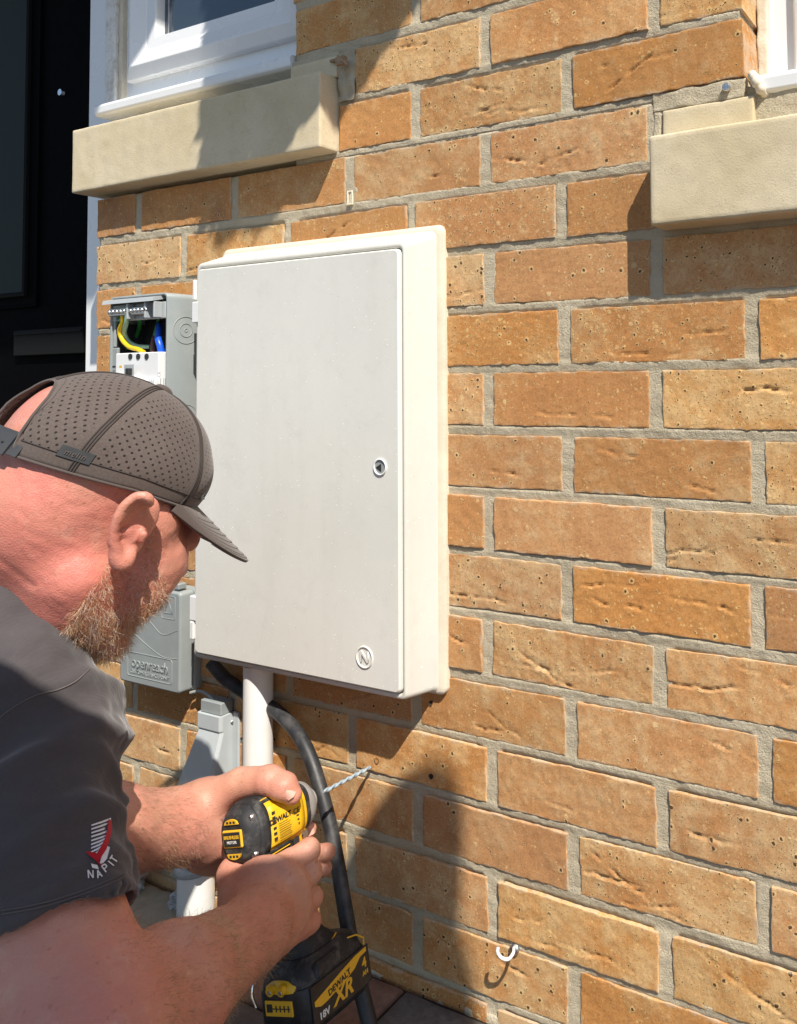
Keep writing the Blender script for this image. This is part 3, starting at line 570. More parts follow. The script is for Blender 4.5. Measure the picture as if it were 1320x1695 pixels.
# ---------------------------------------------------------------- stone sills
def roughen(o, amt, seed, cuts=0, thr=0.03):
    me = o.data; n = len(me.vertices); V = np.empty(n * 3, np.float32); me.vertices.foreach_get('co', V); V = V.reshape(-1, 3)
    V += (amt * np.stack([wave_noise(V, thr, seed + i, 3) for i in range(3)], 1)).astype(np.float32); me.vertices.foreach_set('co', V.ravel()); me.update()
def grid_box(name, lo, hi, res, mat, parent, amt, seed, bev=0.002, smooth=True):
    """box with finely divided, slightly worn faces and soft edges"""
    lo = np.array(lo); hi = np.array(hi); c = (lo + hi) / 2; hs = (hi - lo) / 2; VV = []; QQ = []; base = 0
    for ax in range(3):
        o = [j for j in range(3) if j != ax]
        for sg in (-1, 1):
            nu = max(2, int(2 * hs[o[0]] / res)) + 1; nv = max(2, int(2 * hs[o[1]] / res)) + 1
            u = np.concatenate([[-hs[o[0]]], np.linspace(-hs[o[0]] + bev, hs[o[0]] - bev, nu), [hs[o[0]]]]); v = np.concatenate([[-hs[o[1]]], np.linspace(-hs[o[1]] + bev, hs[o[1]] - bev, nv), [hs[o[1]]]])
            U, Vv = np.meshgrid(u, v, indexing='ij'); P = np.zeros(U.shape + (3,)); P[..., o[0]] = U; P[..., o[1]] = Vv; P[..., ax] = sg * hs[ax]
            I = np.arange(U.size).reshape(U.shape) + base; Q = np.stack([I[:-1, :-1], I[1:, :-1], I[1:, 1:], I[:-1, 1:]], -1).reshape(-1, 4)
            if (sg < 0) ^ (ax == 1): Q = Q[:, ::-1]
            VV.append(P.reshape(-1, 3)); QQ.append(Q); base += U.size
    V = np.concatenate(VV); Q = np.concatenate(QQ); key = np.round(V * 1e5).astype(np.int64); _, first, inv = np.unique(key, axis=0, return_index=True, return_inverse=True); inv = inv.ravel()
    V = V[first]; Q = inv[Q]
    inner = np.clip(V, -(hs - bev), hs - bev); d = V - inner; L = np.linalg.norm(d, axis=1)[:, None]; V = np.where(L > 1e-9, inner + d / np.maximum(L, 1e-9) * bev, V)
    V = V + c; V = V + amt * np.stack([wave_noise(V, 0.035, seed + i, 3) for i in range(3)], 1)
    return link(name, mesh_np(name, V, Q, smooth), mat, parent)
sl = empty('window_sill', (0.26, 0, 0.384), 'long cast stone sill under the upper left window, half in shadow', 'sill')
grid_box('sill_slab', (-0.0205, -0.0305, 0.3845), (0.5345, 0.045, 0.489), 0.004, M_['stone'], sl, 0.00025, 3, 0.0022)
grid_box('stooling', (0.449, -0.0035, 0.4895), (0.5375, 0.045, 0.5195), 0.004, M_['stone'], sl, 0.0003, 4, 0.002)
grid_box('sill_back', (0.02, 0.022, 0.4892), (0.449, 0.06, 0.503), 0.006, M_['stone'], sl, 0.0005, 5, 0.002)
sr = empty('window_sill', (1.3, 0, 0.23), 'pale cast stone sill at the right edge, with a raised block and a chipped corner', 'sill')
grid_box('sill_slab', (1.0195, -0.0355, 0.2310), (2.0, 0.045, 0.3285), 0.004, M_['stone'], sr, 0.0003, 7, 0.003)
grid_box('stooling', (1.0215, -0.0015, 0.3290), (1.1265, 0.045, 0.3655), 0.004, M_['stone'], sr, 0.0003, 8, 0.002)
grid_box('sill_back', (1.127, 0.03, 0.3290), (2.0, 0.07, 0.346), 0.008, M_['stone'], sr, 0.0006, 9, 0.002)
grid_box('mortar', (1.0095, 0.0012, 0.235), (1.0188, 0.05, 0.3655), 0.0025, M_['mortar'], wall, 0.0012, 81, 0.0015)
grid_box('mortar', (1.0100, 0.0000, 0.3660), (1.1160, 0.05, 0.3870), 0.0025, M_['mortar'], wall, 0.0014, 82, 0.0015)
# wood chip wedged beside the left sill
w = MB(); w.tube([onY(548, 101, -0.006), onY(560, 99, -0.012), onY(570, 102, -0.014), onY(576, 108, -0.013)], [0.0022, 0.0032, 0.0034, 0.001], 7); w.box(onY(562, 97, -0.009), onY(569, 104, -0.016))
tag(w.build('wood_chip', simple('splintered_wood', (0.38, 0.27, 0.17), 0.85, 0.1, 0.3, 300, 0.8, 0.001), None), 'splintered scrap of wood stuck at the top of the left sill end', 'wood chip')

# ---------------------------------------------------------------- left window
def rect_ring(x0, x1, z0, z1, y): return [(x0, y, z0), (x1, y, z0), (x1, y, z1), (x0, y, z1)]
def framed(name, mat, parent, x0, x1, z0, z1, prof):
    """picture-frame loft; prof = [(inset, y), ...]"""
    m = MB(); R_ = [rect_ring(x0 + i, x1 - i, z0 + i, z1 - i, y) for i, y in prof]
    for k in range(len(R_) - 1):
        for j in range(4):
            a, b = R_[k], R_[k + 1]; m.add([a[j], a[(j + 1) % 4], b[(j + 1) % 4], b[j]], [(0, 1, 2, 3)])
    return m.build(name, mat, parent, bevel=0.0)
wl = empty('window', (0.22, 0.04, 0.52), 'white upvc window at the upper left with a chamfered opening sash', 'window')
xf0 = float(onY(205, 100, 0.042)[0])
m = MB(); m.box((xf0, 0.040, 0.5365), (0.4485, 0.09, 0.592), 0.002); m.box((xf0, 0.040, 0.5921), (0.0305, 0.09, 1.25), 0.002); m.box((0.4345, 0.040, 0.5921), (0.4485, 0.09, 1.25), 0.002); m.box((xf0, 0.04, 1.2501), (0.4485, 0.09, 1.30), 0.002)
m.build('frame', M_['upvc'], wl)
sash = framed('sash', M_['upvc'], wl, 0.026, 0.440, 0.581, 1.27, [(0, 0.0398), (0, 0.031), (0.0015, 0.0285), (0.019, 0.0205), (0.0215, 0.0205), (0.046, 0.031), (0.0475, 0.0325), (0.066, 0.0335), (0.0675, 0.036), (0.0675, 0.055)])
m = MB(); m.box((0.088, 0.0501, 0.645), (0.378, 0.056, 1.21)); m.build('pane', M_['win_glass'], sash)
m = MB(); m.box((0.105, 0.0478, 0.6445), (0.1075, 0.0499, 1.21)); m.build('glazing_spacer', M_['steel'], sash)
m = MB(); m.loft([[(x, y, z) for (y, z) in ((0.001, 0.518), (-0.0035, 0.5215), (-0.0045, 0.533), (-0.001, 0.5375), (0.046, 0.5425), (0.046, 0.518))] for x in (-0.0065, 0.4487)], True, False)
m.build('sill_board', M_['upvc'], wl, bevel=0.0015)
m = MB(); m.prism([(0.190, 0.062, 0.66), (0.245, 0.062, 0.66), (0.275, 0.062, 0.9), (0.15, 0.062, 0.9)], (0, 0.002, 0)); 
# flaking timber strip and door post between window and door
xa, xb = float(onY(178, 100, 0.030)[0]), float(onY(194, 100, 0.030)[0])
tg = tag(grid_box('timber_strip', (xa, 0.026, 0.541), (xb, 0.08, 1.25), 0.004, M_['paint'], None, 0.0006, 15, 0.001), 'narrow white timber strip with flaking paint left of the window', 'strip')
xc = float(onY(204.5, 100, 0.034)[0])
tag(grid_box('sealant_bead', (xb + 0.0008, 0.032, 0.5412), (xc, 0.08, 1.25), 0.004, M_['putty'], None, 0.0006, 16, 0.001), 'dirty cream sealant strip beside the window frame', 'sealant')
xl = float(onY(142.5, 500, 0.1030)[0]); xr_ = float(onY(183, 100, 0.1030)[0])
dr = empty('front_door', (-0.5, 0.07, GZ), 'black front door with a grey glass panel and a dark letter plate', 'door')
m = MB(); m.box((xl, 0.1030, GZ), (0.02, 0.20, 1.45), 0.0015); m.build('door_post', M_['upvc'], dr)
m = MB(); m.box((-1.12, 0.142, GZ), (xl - 0.001, 0.185, 1.45)); m.build('leaf', M_['black_door'], dr)
gx1 = float(onY(47, 300, 0.14)[0]); gz0 = float(onY(47, 490, 0.14)[2])
framed('glazing_bead', M_['letter'], dr, gx1 - 0.42, gx1, gz0, 1.25, [(0, 0.1415), (0.001, 0.136), (0.006, 0.134), (0.009, 0.138), (0.010, 0.1418)])
m = MB(); m.box((gx1 - 0.41, 0.1375, gz0 + 0.01), (gx1 - 0.0102, 0.1412, 1.24)); m.build('pane', M_['door_glass'], dr)
mx = float(onY(66, 300, 0.14)[0]); mz = float(onY(66, 508, 0.14)[2])
framed('moulding', M_['black_door'], dr, mx - 0.5, mx, mz, 1.3, [(0, 0.1417), (0.002, 0.137), (0.006, 0.137), (0.008, 0.1417)])
a = onY(26, 546, 0.137); b = onY(142, 588, 0.137); m = MB(); m.box((a[0], 0.133, b[2] + 0.004), (b[0] - 0.004, 0.1419, a[2] - 0.002), 0.0015); m.box((a[0] + 0.004, 0.1305, a[2] - 0.012), (b[0] - 0.006, 0.1329, a[2] - 0.006), 0.0008); m.build('letter_plate', M_['letter'], dr)
c = onY(102, 153, 0.14); m = MB(); m.tube([(c[0], 0.1418, c[2]), (c[0], 0.136, c[2])], [0.008, 0.0065], 20); m.build('spyhole', M_['chrome'], dr)
# canopy over the door (above the picture; it shades the post)
cn = empty('door_canopy', (-0.5, 0, 1.5), 'white flat canopy over the front door, above the frame', 'canopy')
m = MB(); m.box((-1.5, -0.50, 1.484), (0.59, 0, 1.56), 0.004); m.build('roof', M_['upvc'], cn)
for bx in (-1.4, -0.07):
    m = MB(); m.box((bx, -0.04, 1.0), (bx + 0.05, 0.0, 1.4835), 0.004); m.prism([(bx + 0.001, -0.04, 1.03), (bx + 0.001, -0.04, 1.09), (bx + 0.001, -0.40, 1.4835), (bx + 0.001, -0.46, 1.4835)], (0.048, 0, 0)); m.build('bracket', M_['upvc'], cn)
# house wall and room behind, closes the openings to the light
m = MB(); m.box((-1.12, 0.1855, GZ), (xl - 0.001, 0.20, 1.45)); hb = m.build('backing', M_['black_in'], dr)

# ---------------------------------------------------------------- right window
wr = empty('window', (1.5, 0.06, 0.38), 'white upvc window at the right edge, only its frame corner seen', 'window')
xj = float(onY(1273.5, 60, 0.075)[0]); xk = float(onY(1293, 60, 0.060)[0])
m = MB(); m.box((1.1170, 0.060, 0.372), (1.175, 0.12, 1.25), 0.003); m.box((1.1755, 0.060, 0.372), (2.0, 0.12, 0.42), 0.003); m.build('frame', M_['upvc'], wr)
framed('sash', M_['upvc'], wr, 1.158, 1.98, 0.402, 1.22, [(0, 0.0598), (0, 0.053), (0.002, 0.051), (0.02, 0.045), (0.045, 0.054), (0.062, 0.056), (0.062, 0.07)])
m = MB(); m.box((1.215, 0.064, 0.46), (1.93, 0.068, 1.16)); m.build('pane', M_['win_glass'], wr)
m = MB(); m.loft([[(x, y, z) for (y, z) in ((0.006, 0.3665), (0.001, 0.370), (0.0, 0.383), (0.004, 0.3875), (0.0595, 0.393), (0.0595, 0.3665))] for x in (1.1330, 2.0)], True, False); m.build('sill_board', M_['upvc'], wr, bevel=0.0012)
tag(grid_box('sealant_bead', (1.1168, 0.050, 0.40), (1.1300, 0.0598, 1.25), 0.003, M_['putty'], None, 0.0008, 26, 0.002), 'thick cream sealant strip between the brick reveal and the right window', 'sealant')
m = MB(); pts = [onY(1243, 121, 0.004), onY(1249, 128, 0.0), onY(1254, 138, -0.002), onY(1262, 150, 0.002), onY(1272, 158, 0.012), onY(1284, 160, 0.025)]
m.tube(spline(pts, 5), [0.003, 0.0045, 0.0055, 0.005, 0.004, 0.0055, 0.006, 0.005, 0.006, 0.0052, 0.0062, 0.005, 0.0045, 0.0055, 0.006, 0.005, 0.004, 0.005, 0.0052, 0.004, 0.003, 0.004, 0.0045, 0.003, 0.002, 0.0015], 10)
tag(m.build('sealant_blob', M_['putty'], None), 'lumpy squeezed sealant at the end of the right window sill board', 'sealant')

# ---------------------------------------------------------------- small fixings on the wall
def screw(px, py, label, r=0.0042, d=0.004):
    c = onY(px, py, -d); m = MB(); m.tube([(c[0], 0.004, c[2]), (c[0], -d + 0.001, c[2]), (c[0], -d, c[2])], [r * .55, r, r * .8], 16)
    m.box((c[0] - r * .6, -d - 0.0004, c[2] - 0.0004), (c[0] + r * .6, -d + 0.0006, c[2] + 0.0004)); m.box((c[0] - 0.0004, -d - 0.0005, c[2] - r * .6), (c[0] + 0.0004, -d + 0.0006, c[2] + r * .6))
    return tag(m.build('screw', M_['steel'], None), label, 'screw')
screw(1202, 143, 'small cross head screw in the mortar above the right sill block', 0.0048, 0.006)
hk = empty('cable_hook', onY(852, 1572, 0), 'small white screw hook in the wall at the lower right, casting a curved shadow', 'hook')
c0 = onY(853, 1571, 0); pts = [c0 + [0, 0.004, 0], onY(851, 1570, -0.010), onY(850, 1578, -0.019), onY(842, 1588, -0.026), onY(831, 1586, -0.030), onY(824.5, 1577, -0.031), onY(825, 1568, -0.029)]
m = MB(); m.tube(spline(pts, 7), 0.0019, 10); m.build('hook_wire', M_['white_plastic'], hk)
m = MB(); m.tube([c0 + [0, 0.003, 0], c0 + [0, -0.003, 0], c0 + [0, -0.004, 0]], [0.006, 0.0062, 0.003], 14); m.build('wall_plug', M_['steel'], hk)
c0 = onY(579, 326, 0.0); vt = MB(); 
vt.box(c0 + [-0.0055, -0.001, -0.011], c0 + [0.0055, 0.012, -0.0085], 0.0006); vt.box(c0 + [-0.0052, -0.0004, -0.0084], c0 + [-0.0028, 0.012, 0.009], 0.0006); vt.box(c0 + [0.0028, -0.0004, -0.0084], c0 + [0.0052, 0.012, 0.009], 0.0006); vt.box(c0 + [-0.0027, 0, 0.0065], c0 + [0.0027, 0.012, 0.009], 0.0006)
vt.box(c0 + [-0.0006, 0.001, -0.0083], c0 + [0.0006, 0.01, 0.0064])
tag(vt.build('weep_vent', M_['putty'], None), 'small cream plastic weep vent in an upright joint above the white box', 'vent')
for px, py, rr in ((623.5, 1260, 0.0037), (714, 1285.5, 0.0034), (713.5, 1163.5, 0.0025)):
    c = onY(px, py, -0.0012); m = MB(); n = 18; P = []
    for q, y in ((1.25, 0.0), (1.0, -0.0004), (0.85, 0.0006), (0.8, 0.03)):
        P.append([(c[0] + rr * q * math.cos(a) * (1 + .08 * math.sin(3 * a)), c[1] + y, c[2] + rr * q * math.sin(a)) for a in np.linspace(0, 2 * math.pi, n, endpoint=False)])
    m.loft(P[1:], False, True); m.add(P[2], [tuple(range(n))]); m.build('drilled_hole', M_['black_in'], wall)
# ---------------------------------------------------------------- meter box
def rrect(x0, x1, z0, z1, r, y, n=6):
    out = []
    for cx_, cz_, a0 in ((x1 - r, z0 + r, -90), (x1 - r, z1 - r, 0), (x0 + r, z1 - r, 90), (x0 + r, z0 + r, 180)):
        for k in range(n + 1):
            a = math.radians(a0 + 90 * k / n); out.append((cx_ + r * math.cos(a), y, cz_ + r * math.sin(a)))
    return out
mb = empty('meter_box', (0.505, 0, -0.31), 'large white wall mounted electricity meter box with closed door', 'meter box')
m = MB(); sec = [(.312, .7215, -.320, .2665, .011, 0.004), (.312, .7215, -.320, .2665, .011, -0.003), (.3135, .7200, -.3190, .2650, .010, -0.0062), (.3150, .7105, -.3165, .2590, .009, -0.0066)]
m.loft([rrect(*s_) for s_ in sec], True, True); fl = m.build('sealed_flange', M_['putty'], mb); roughen(fl, 0.0006, 60, thr=0.03)
m = MB(); sec = [(.3152, .7105, -.3165, .2590, .009, 0.0), (.3152, .7102, -.3163, .2585, .009, -0.0100), (.3152, .7075, -.3155, .2555, .009, -0.0110), (.3155, .6990, -.3135, .2425, .008, -0.0440), (.3160, .6970, -.3130, .2405, .008, -0.0485), (.3172, .6955, -.3120, .2392, .0075, -0.0502),
               (.3205, .6935, -.3078, .2345, .0070, -0.0502), (.3215, .6925, -.3068, .2335, .0065, -0.0490), (.3215, .6925, -.3068, .2335, .0065, -0.0430)]
m.loft([rrect(*s_) for s_ in sec], True, True); m.build('housing', M_['grp_side'], mb)
m = MB(); sec = [(.3232, .6910, -.3050, .2318, .0065, -0.0432), (.3232, .6910, -.3050, .2318, .0065, -0.0512), (.3238, .6904, -.3044, .2312, .0062, -0.0534), (.3252, .6890, -.3030, .2298, .0056, -0.0545)]
m.loft([rrect(*s_) for s_ in sec], True, True); door = m.build('door', M_['grp'], mb)
for x0_, z0_, z1_ in ((0.3145, 0.156, 0.186), (0.3145, -0.262, -0.228), (0.3150, -0.288, -0.2635)):
    m = MB(); m.box((x0_ - 0.004, -0.0535, z0_), (x0_ + (0.0135 if z0_ != -0.288 else 0.004), -0.035, z1_), 0.0012)
    if z0_ != -0.288: m.box((x0_ - 0.0045, -0.047, z0_ + 0.012), (x0_ - 0.0039, -0.041, z1_ - 0.006))
    m.build('hinge', M_['white_plastic'], mb)
m = MB(); m.box((0.3108, -0.053, 0.1885), (0.3162, -0.036, 0.2175), 0.0012); m.build('hinge', M_['white_plastic'], mb)
lk = onY(630, 773, -0.0545); L0 = np.array([lk[0], -0.0545, lk[2]])
def ring_mesh(c, r0, r1, y0, y1, n=28):
    m = MB(); A = np.linspace(0, 2 * math.pi, n, endpoint=False); q = lambda r, y: [(c[0] + r * math.cos(a), y, c[2] + r * math.sin(a)) for a in A]
    m.loft([q(r1, y0), q(r1, y1), q(r1 - 0.0006, y1 - 0.0004), q(r0 + 0.0006, y1 - 0.0004), q(r0, y1), q(r0, y0)], False, True); return m
lkm = ring_mesh(L0, 0.0085, 0.0104, -0.054, -0.0560); m_lock = lkm.build('lock', M_['white_plastic'], door)
m = MB(); m.tube([(L0[0], -0.0547, L0[2]), (L0[0], -0.0543, L0[2])], [0.0086, 0.0086], 24); m.build('keyhole_recess', M_['grey'], m_lock)
m = MB(); m.tube([(L0[0] - 0.0015, -0.0549, L0[2] - 0.001), (L0[0] - 0.0015, -0.0552, L0[2] - 0.001)], [0.0062, 0.005], 3); m.build('key_nut', M_['ink'], m_lock)
if 0: m = MB(); m.loft([rrect(L0[0] - 0.017, L0[0] + 0.019, L0[2] - 0.024, L0[2] + 0.021, 0.005, -0.05447), rrect(L0[0] - 0.0165, L0[0] + 0.0185, L0[2] - 0.0235, L0[2] + 0.0205, 0.005, -0.05485)], True, True); m.build('lock_plate', M_['grp'], door)
lg = onY(604, 1088, -0.0545); e_ = ring_mesh(lg, 0.0118, 0.0135, -0.0543, -0.0556); em = e_.build('emblem', M_['grp'], door)
text_obj('lettering', 'N', 0.019, M_['grp'], frameM((lg[0], -0.0552, lg[2]), (1, 0, 0), (0, 0, 1), (0, -1, 0)), em, 0.0007, bold=0.0003)

# ---------------------------------------------------------------- open grey enclosure
x0, x1, y1, z0, z1 = 0.1335, 0.2670, -0.060, -0.085, 0.2020
en = empty('electrical_enclosure', (0.2, 0, z0), 'open grey isolator enclosure with wires showing, left of the white box', 'enclosure')
m = MB(); outer = lambda y, i, r: [(p[0], y, p[2]) for p in rrect(x0 + i, x1 - i, z0 + i, z1 - i, r, 0, 5)]
m.loft([outer(0.002, 0, .008), outer(y1 + 0.001, 0, .008), outer(y1, 0.001, .0075), outer(y1, 0.003, .006), outer(y1 + 0.001, 0.0035, .0055), outer(-0.006, 0.0035, .0055)], False, True); m.add(outer(-0.006, 0.0035, .0055), [tuple(range(24))]); m.build('case', M_['grey'], en)
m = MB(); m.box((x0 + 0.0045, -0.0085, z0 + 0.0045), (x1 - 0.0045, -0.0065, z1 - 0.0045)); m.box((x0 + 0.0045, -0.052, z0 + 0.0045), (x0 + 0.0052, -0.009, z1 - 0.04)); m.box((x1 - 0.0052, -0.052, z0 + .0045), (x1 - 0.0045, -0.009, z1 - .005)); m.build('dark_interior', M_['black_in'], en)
m = MB(); m.box((x0 + 0.004, -0.0575, z0 + 0.01), (x0 + 0.016, -0.0535, 0.125), 0.001); m.box((x0 + 0.0045, -0.0577, 0.126), (x0 + 0.009, -0.0535, 0.17), 0.001); m.build('side_flange', M_['grey'], en)
for zc in (0.148, 0.019):   # knock-outs on the side wall
    for r_ in (0.0205, 0.0105, 0.003):
        m = MB(); A = np.linspace(0, 2 * math.pi, 28, endpoint=False); q = lambda r, x: [(x, -0.031 + r * math.cos(a), zc + r * math.sin(a)) for a in A]
        m.loft([q(r_, x1 - 0.0002), q(r_ - 0.0003, x1 + 0.0006), q(r_ - 0.0009, x1 + 0.0006), q(r_ - 0.0012, x1 - 0.0002)], False, True); m.build('knockout', M_['grey'], en)
# terminal bar
tb = empty('terminal_bar', (0.2, -0.05, 0.19)); tb.parent = en; tb.matrix_parent_inverse = world_inv(en)
m = MB(); m.prism([(x0 + 0.001, -0.073, 0.1895), (x0 + 0.001, -0.071, 0.1955), (x0 + 0.001, -0.05, 0.2000), (x0 + 0.001, -0.05, 0.1945)], (0.118, 0, 0)); m.box((x0 + 0.002, -0.058, 0.165), (x1 - 0.008, -0.052, 0.1893), 0.001)
for xx in (0.1875, 0.2285, 0.249): m.box((xx, -0.070, 0.166), (xx + 0.0035, -0.058, 0.189), 0.0006)
m.build('carrier', M_['grey_light'], tb)
m = MB(); m.box((x0 + 0.007, -0.0665, 0.172), (0.186, -0.0585, 0.1835), 0.001); m.box((0.1925, -0.0665, 0.172), (0.227, -0.0585, 0.1835), 0.001); m.build('brass_bar', M_['steel'], tb)
for i in range(10):
    xx = x0 + 0.0115 + i * 0.0088 + (0.006 if i > 4 else 0); m = MB(); m.tube([(xx, -0.0664, 0.178), (xx, -0.0695, 0.178), (xx, -0.0700, 0.178)], [0.003, 0.003, 0.002], 10); m.build('terminal_screw', M_['steel'], tb)
def wire(col, pts, r=0.0033):
    m = MB(); m.tube(spline(pts, 6), r, 10); return m.build('wire', M_[col], en)
D = lambda px, py, d: onY(px, py, -d)
wire('w_green', [D(198, 517, .062), D(196, 535, .052), D(194, 552, .045), D(200, 568, .04), D(212, 578, .035)])
wire('w_yellow', [D(203, 517, .064), D(203, 533, .060), D(198, 548, .056), D(203, 563, .054), D(214, 574, .055), D(228, 578, .057), D(238, 583, .058)])
wire('w_pale', [D(211, 517, .064), D(209, 535, .060), D(206, 550, .052), D(213, 565, .045), D(228, 573, .04), D(248, 574, .03)])
wire('w_green', [D(232, 520, .05), D(231, 540, .03), D(226, 556, .022), D(218, 568, .02), D(208, 575, .02)], 0.003)
wire('w_green', [D(264, 518, .04), D(262, 535, .022), D(256, 555, .02)], 0.003)
wire('w_blue', [D(264, 535, .020), D(263.5, 546, .040), D(262, 560, .050), D(265, 572, .052), D(269, 590, .05)], 0.0047)
wire('w_brown', [D(255, 560, .02), D(253, 572, .03), D(253, 588, .04)], 0.0036)
wire('w_brown', [D(197, 592, .05), D(193, 598, .048), D(190, 606, .045)], 0.0016)
# breaker module
bk = empty('breaker', (0.21, -0.05, 0.05)); bk.parent = en; bk.matrix_parent_inverse = world_inv(en)
a = D(199, 584, .062); b = D(278, 700, .062)
m = MB(); m.box((a[0], -0.0685, z0 + 0.03), (x1 - 0.0058, -0.012, a[2] - 0.001), 0.0012); c = D(182, 603, .066); m.box((c[0], -0.0765, z0 + 0.03), (D(230, 603, .07)[0], -0.0687, 0.083), 0.001); m.box((D(230.3, 603, .07)[0], -0.0745, z0 + 0.03), (x1 - 0.0062, -0.0687, 0.076), 0.001); m.build('module_case', M_['white_plastic'], bk)
for px in (216, 229, 243):
    c = D(px, 590, .0688); m = MB(); m.tube([(c[0], -0.0695, c[2]), (c[0], -0.0684, c[2])], [0.0044, 0.0044], 16); m.build('terminal_hole', M_['black_in'], bk)
m = MB(); c = D(206, 607, .077); m.box((c[0], -0.0775, c[2] - 0.016), (c[0] + 0.022, -0.0767, c[2] + 0.003)); m.build('rating_label', M_['grey_light'], bk)
for px, w_, h_, mt in ((189, .007, .003, 'ink'), (200, .006, .0035, 'yprint'), (189, .008, .001, 'ink_grey'), (189, .006, .0008, 'ink_grey')):
    c = D(px, 607 + (7 if mt == 'ink_grey' else 0), .0767); m = MB(); m.box((c[0] - w_ / 2, -0.0771, c[2] - h_ / 2), (c[0] + w_ / 2, -0.0767, c[2] + h_ / 2)); m.build('printed_mark', M_[mt], bk)
c = D(216, 615, .078); m = MB(); m.box((c[0] - 0.005, -0.083, c[2] - 0.004), (c[0] + 0.004, -0.0777, c[2] + 0.005), 0.001); m.build('toggle', M_['ink'], bk)
c = D(264, 620, .0746); text_obj('printed_text', 'CE', 0.007, M_['ink_grey'], frameM((c[0], -0.0749, c[2]), (0, 0, 1), (-1, 0, 0), (0, -1, 0)), bk, 0.0001)
for i in range(7):
    c = D(247 + i * 3.4 if i < 3 else 266 + (i - 3) * 2.5, 640, .0746); m = MB(); m.box((c[0] - 0.0004, -0.0748, c[2] - 0.018), (c[0] + 0.0004, -0.0745, c[2] + (0.012 if i != 4 else 0.0))); m.build('printed_text', M_['ink_grey'], bk)

# ---------------------------------------------------------------- telephone junction box
a = onY(202, 985, -0.03); xa, xb, za, zb = 0.1195, 0.2575, -0.3815, -0.2355
ob = empty('telephone_box', ((xa + xb) / 2, 0, za), 'grey telephone junction box embossed openreach, below the open enclosure', 'junction box')
m = MB(); m.loft([rrect(xa + .002, xb + .006, za - .001, zb + .001, .006, 0.002), rrect(xa + .002, xb + .006, za - .001, zb + .001, .006, -0.008), rrect(xa + 0.001, xb + 0.003, za, zb, .006, -0.0095)], True, True); m.build('back_box', M_['grey'], ob)
m = MB(); m.loft([rrect(xa, xb + .002, za, zb, .006, -0.0098), rrect(xa, xb + .001, za, zb, .006, -0.027), rrect(xa + .001, xb, za + .001, zb - .001, .0055, -0.0295), rrect(xa + .003, xb - .002, za + .003, zb - .003, .005, -0.0302)], True, True); lid = m.build('lid', M_['grey'], ob)
def wirepath(name, pts, r, mat, parent, n=6, closed=False):
    m = MB(); m.tube(pts, r, n); return m.build(name, mat, parent)
yy = -0.0303
rr_ = rrect(xa + 0.020, xb - 0.016, za + 0.012, za + 0.047, 0.004, yy); wirepath('embossed_border', rr_ + [rr_[0]], 0.0006, M_['grey'], lid)
text_obj('embossed_text', 'openreach', 0.0215, M_['grey'], frameM(((xa + xb) / 2 + 0.002, yy, za + 0.0325), (1, 0, 0), (0, 0, 1), (0, -1, 0)), lid, 0.0009, space=0.92)
text_obj('embossed_text', 'CUSTOMER SERVICE POINT', 0.0072, M_['grey'], frameM(((xa + xb) / 2 + 0.002, yy, za + 0.0185), (1, 0, 0), (0, 0, 1), (0, -1, 0)), lid, 0.0006)
rr_ = rrect(xb - 0.040, xb - 0.010, zb - 0.040, zb - 0.007, 0.003, yy); wirepath('embossed_border', rr_ + [rr_[0]], 0.0005, M_['grey'], lid)
wirepath('embossed_triangle', [(xb - 0.034, yy, zb - 0.032), (xb - 0.016, yy, zb - 0.032), (xb - 0.025, yy, zb - 0.014), (xb - 0.034, yy, zb - 0.032)], 0.0006, M_['grey'], lid)
wirepath('embossed_line', spline([(xa + 0.003, yy, -0.312), (xa + 0.03, yy, -0.306), (xa + 0.06, yy, -0.318), (xa + 0.10, yy, -0.332), (xb - 0.004, yy, -0.331)], 6), 0.0005, M_['grey'], lid)
wirepath('embossed_line', spline([(xa + 0.04, yy, -0.262), (xa + 0.07, yy, -0.283), (xa + 0.10, yy, -0.300), (xb - 0.004, yy, -0.290)], 6), 0.0005, M_['grey'], lid)
m = MB(); m.box((xb - 0.035, -0.026, zb), (xb - 0.010, -0.017, zb + 0.006), 0.001); m.box((xb - 0.037, -0.028, zb), (xb - 0.033, -0.015, zb + 0.010), 0.001); m.box((xb - 0.016, -0.028, zb + 0.003), (xb - 0.006, -0.015, zb + 0.011), 0.001); m.build('catch', M_['grey'], ob)

# ---------------------------------------------------------------- grey cable entry cover (funnel)
dc = empty('cable_entry_cover', (0.31, 0, -0.60), 'pale grey funnel shaped cable entry cover low on the wall', 'cable cover')
m = MB()
def dsec(z, xl_, xr_, d): return [(xl_, 0.001, z), (xl_, -d + 0.004, z), (xl_ + 0.003, -d, z), (xr_ - 0.003, -d, z), (xr_, -d + 0.004, z), (xr_, 0.001, z)]
m.loft([dsec(-0.600, .262, .338, .058), dsec(-0.575, .262, .338, .060), dsec(-0.530, .264, .338, .052), dsec(-0.4255, .288, .338, .0225), dsec(-0.4240, .287, .338, .0245), dsec(-0.4035, .287, .338, .0245)], True, False); m.build('cover', M_['duct'], dc, bevel=0.0012)
m = MB(); m.box((.291, -.0205, -.4030), (.334, 0.0, -.386), 0.001); m.build('top_clip', M_['grey'], dc)
m = MB(); m.box((.3385, -.0045, -.58), (.350, 0.0, -.402), 0.0012); m.build('flange', M_['duct'], dc)
c = onY(381, 1196, -0.006); m = MB(); m.tube([(c[0], 0.0, c[2]), (c[0], -0.006, c[2]), (c[0], -0.0085, c[2])], [0.0048, 0.0048, 0.0028], 12); m.build('screw', M_['steel'], dc)
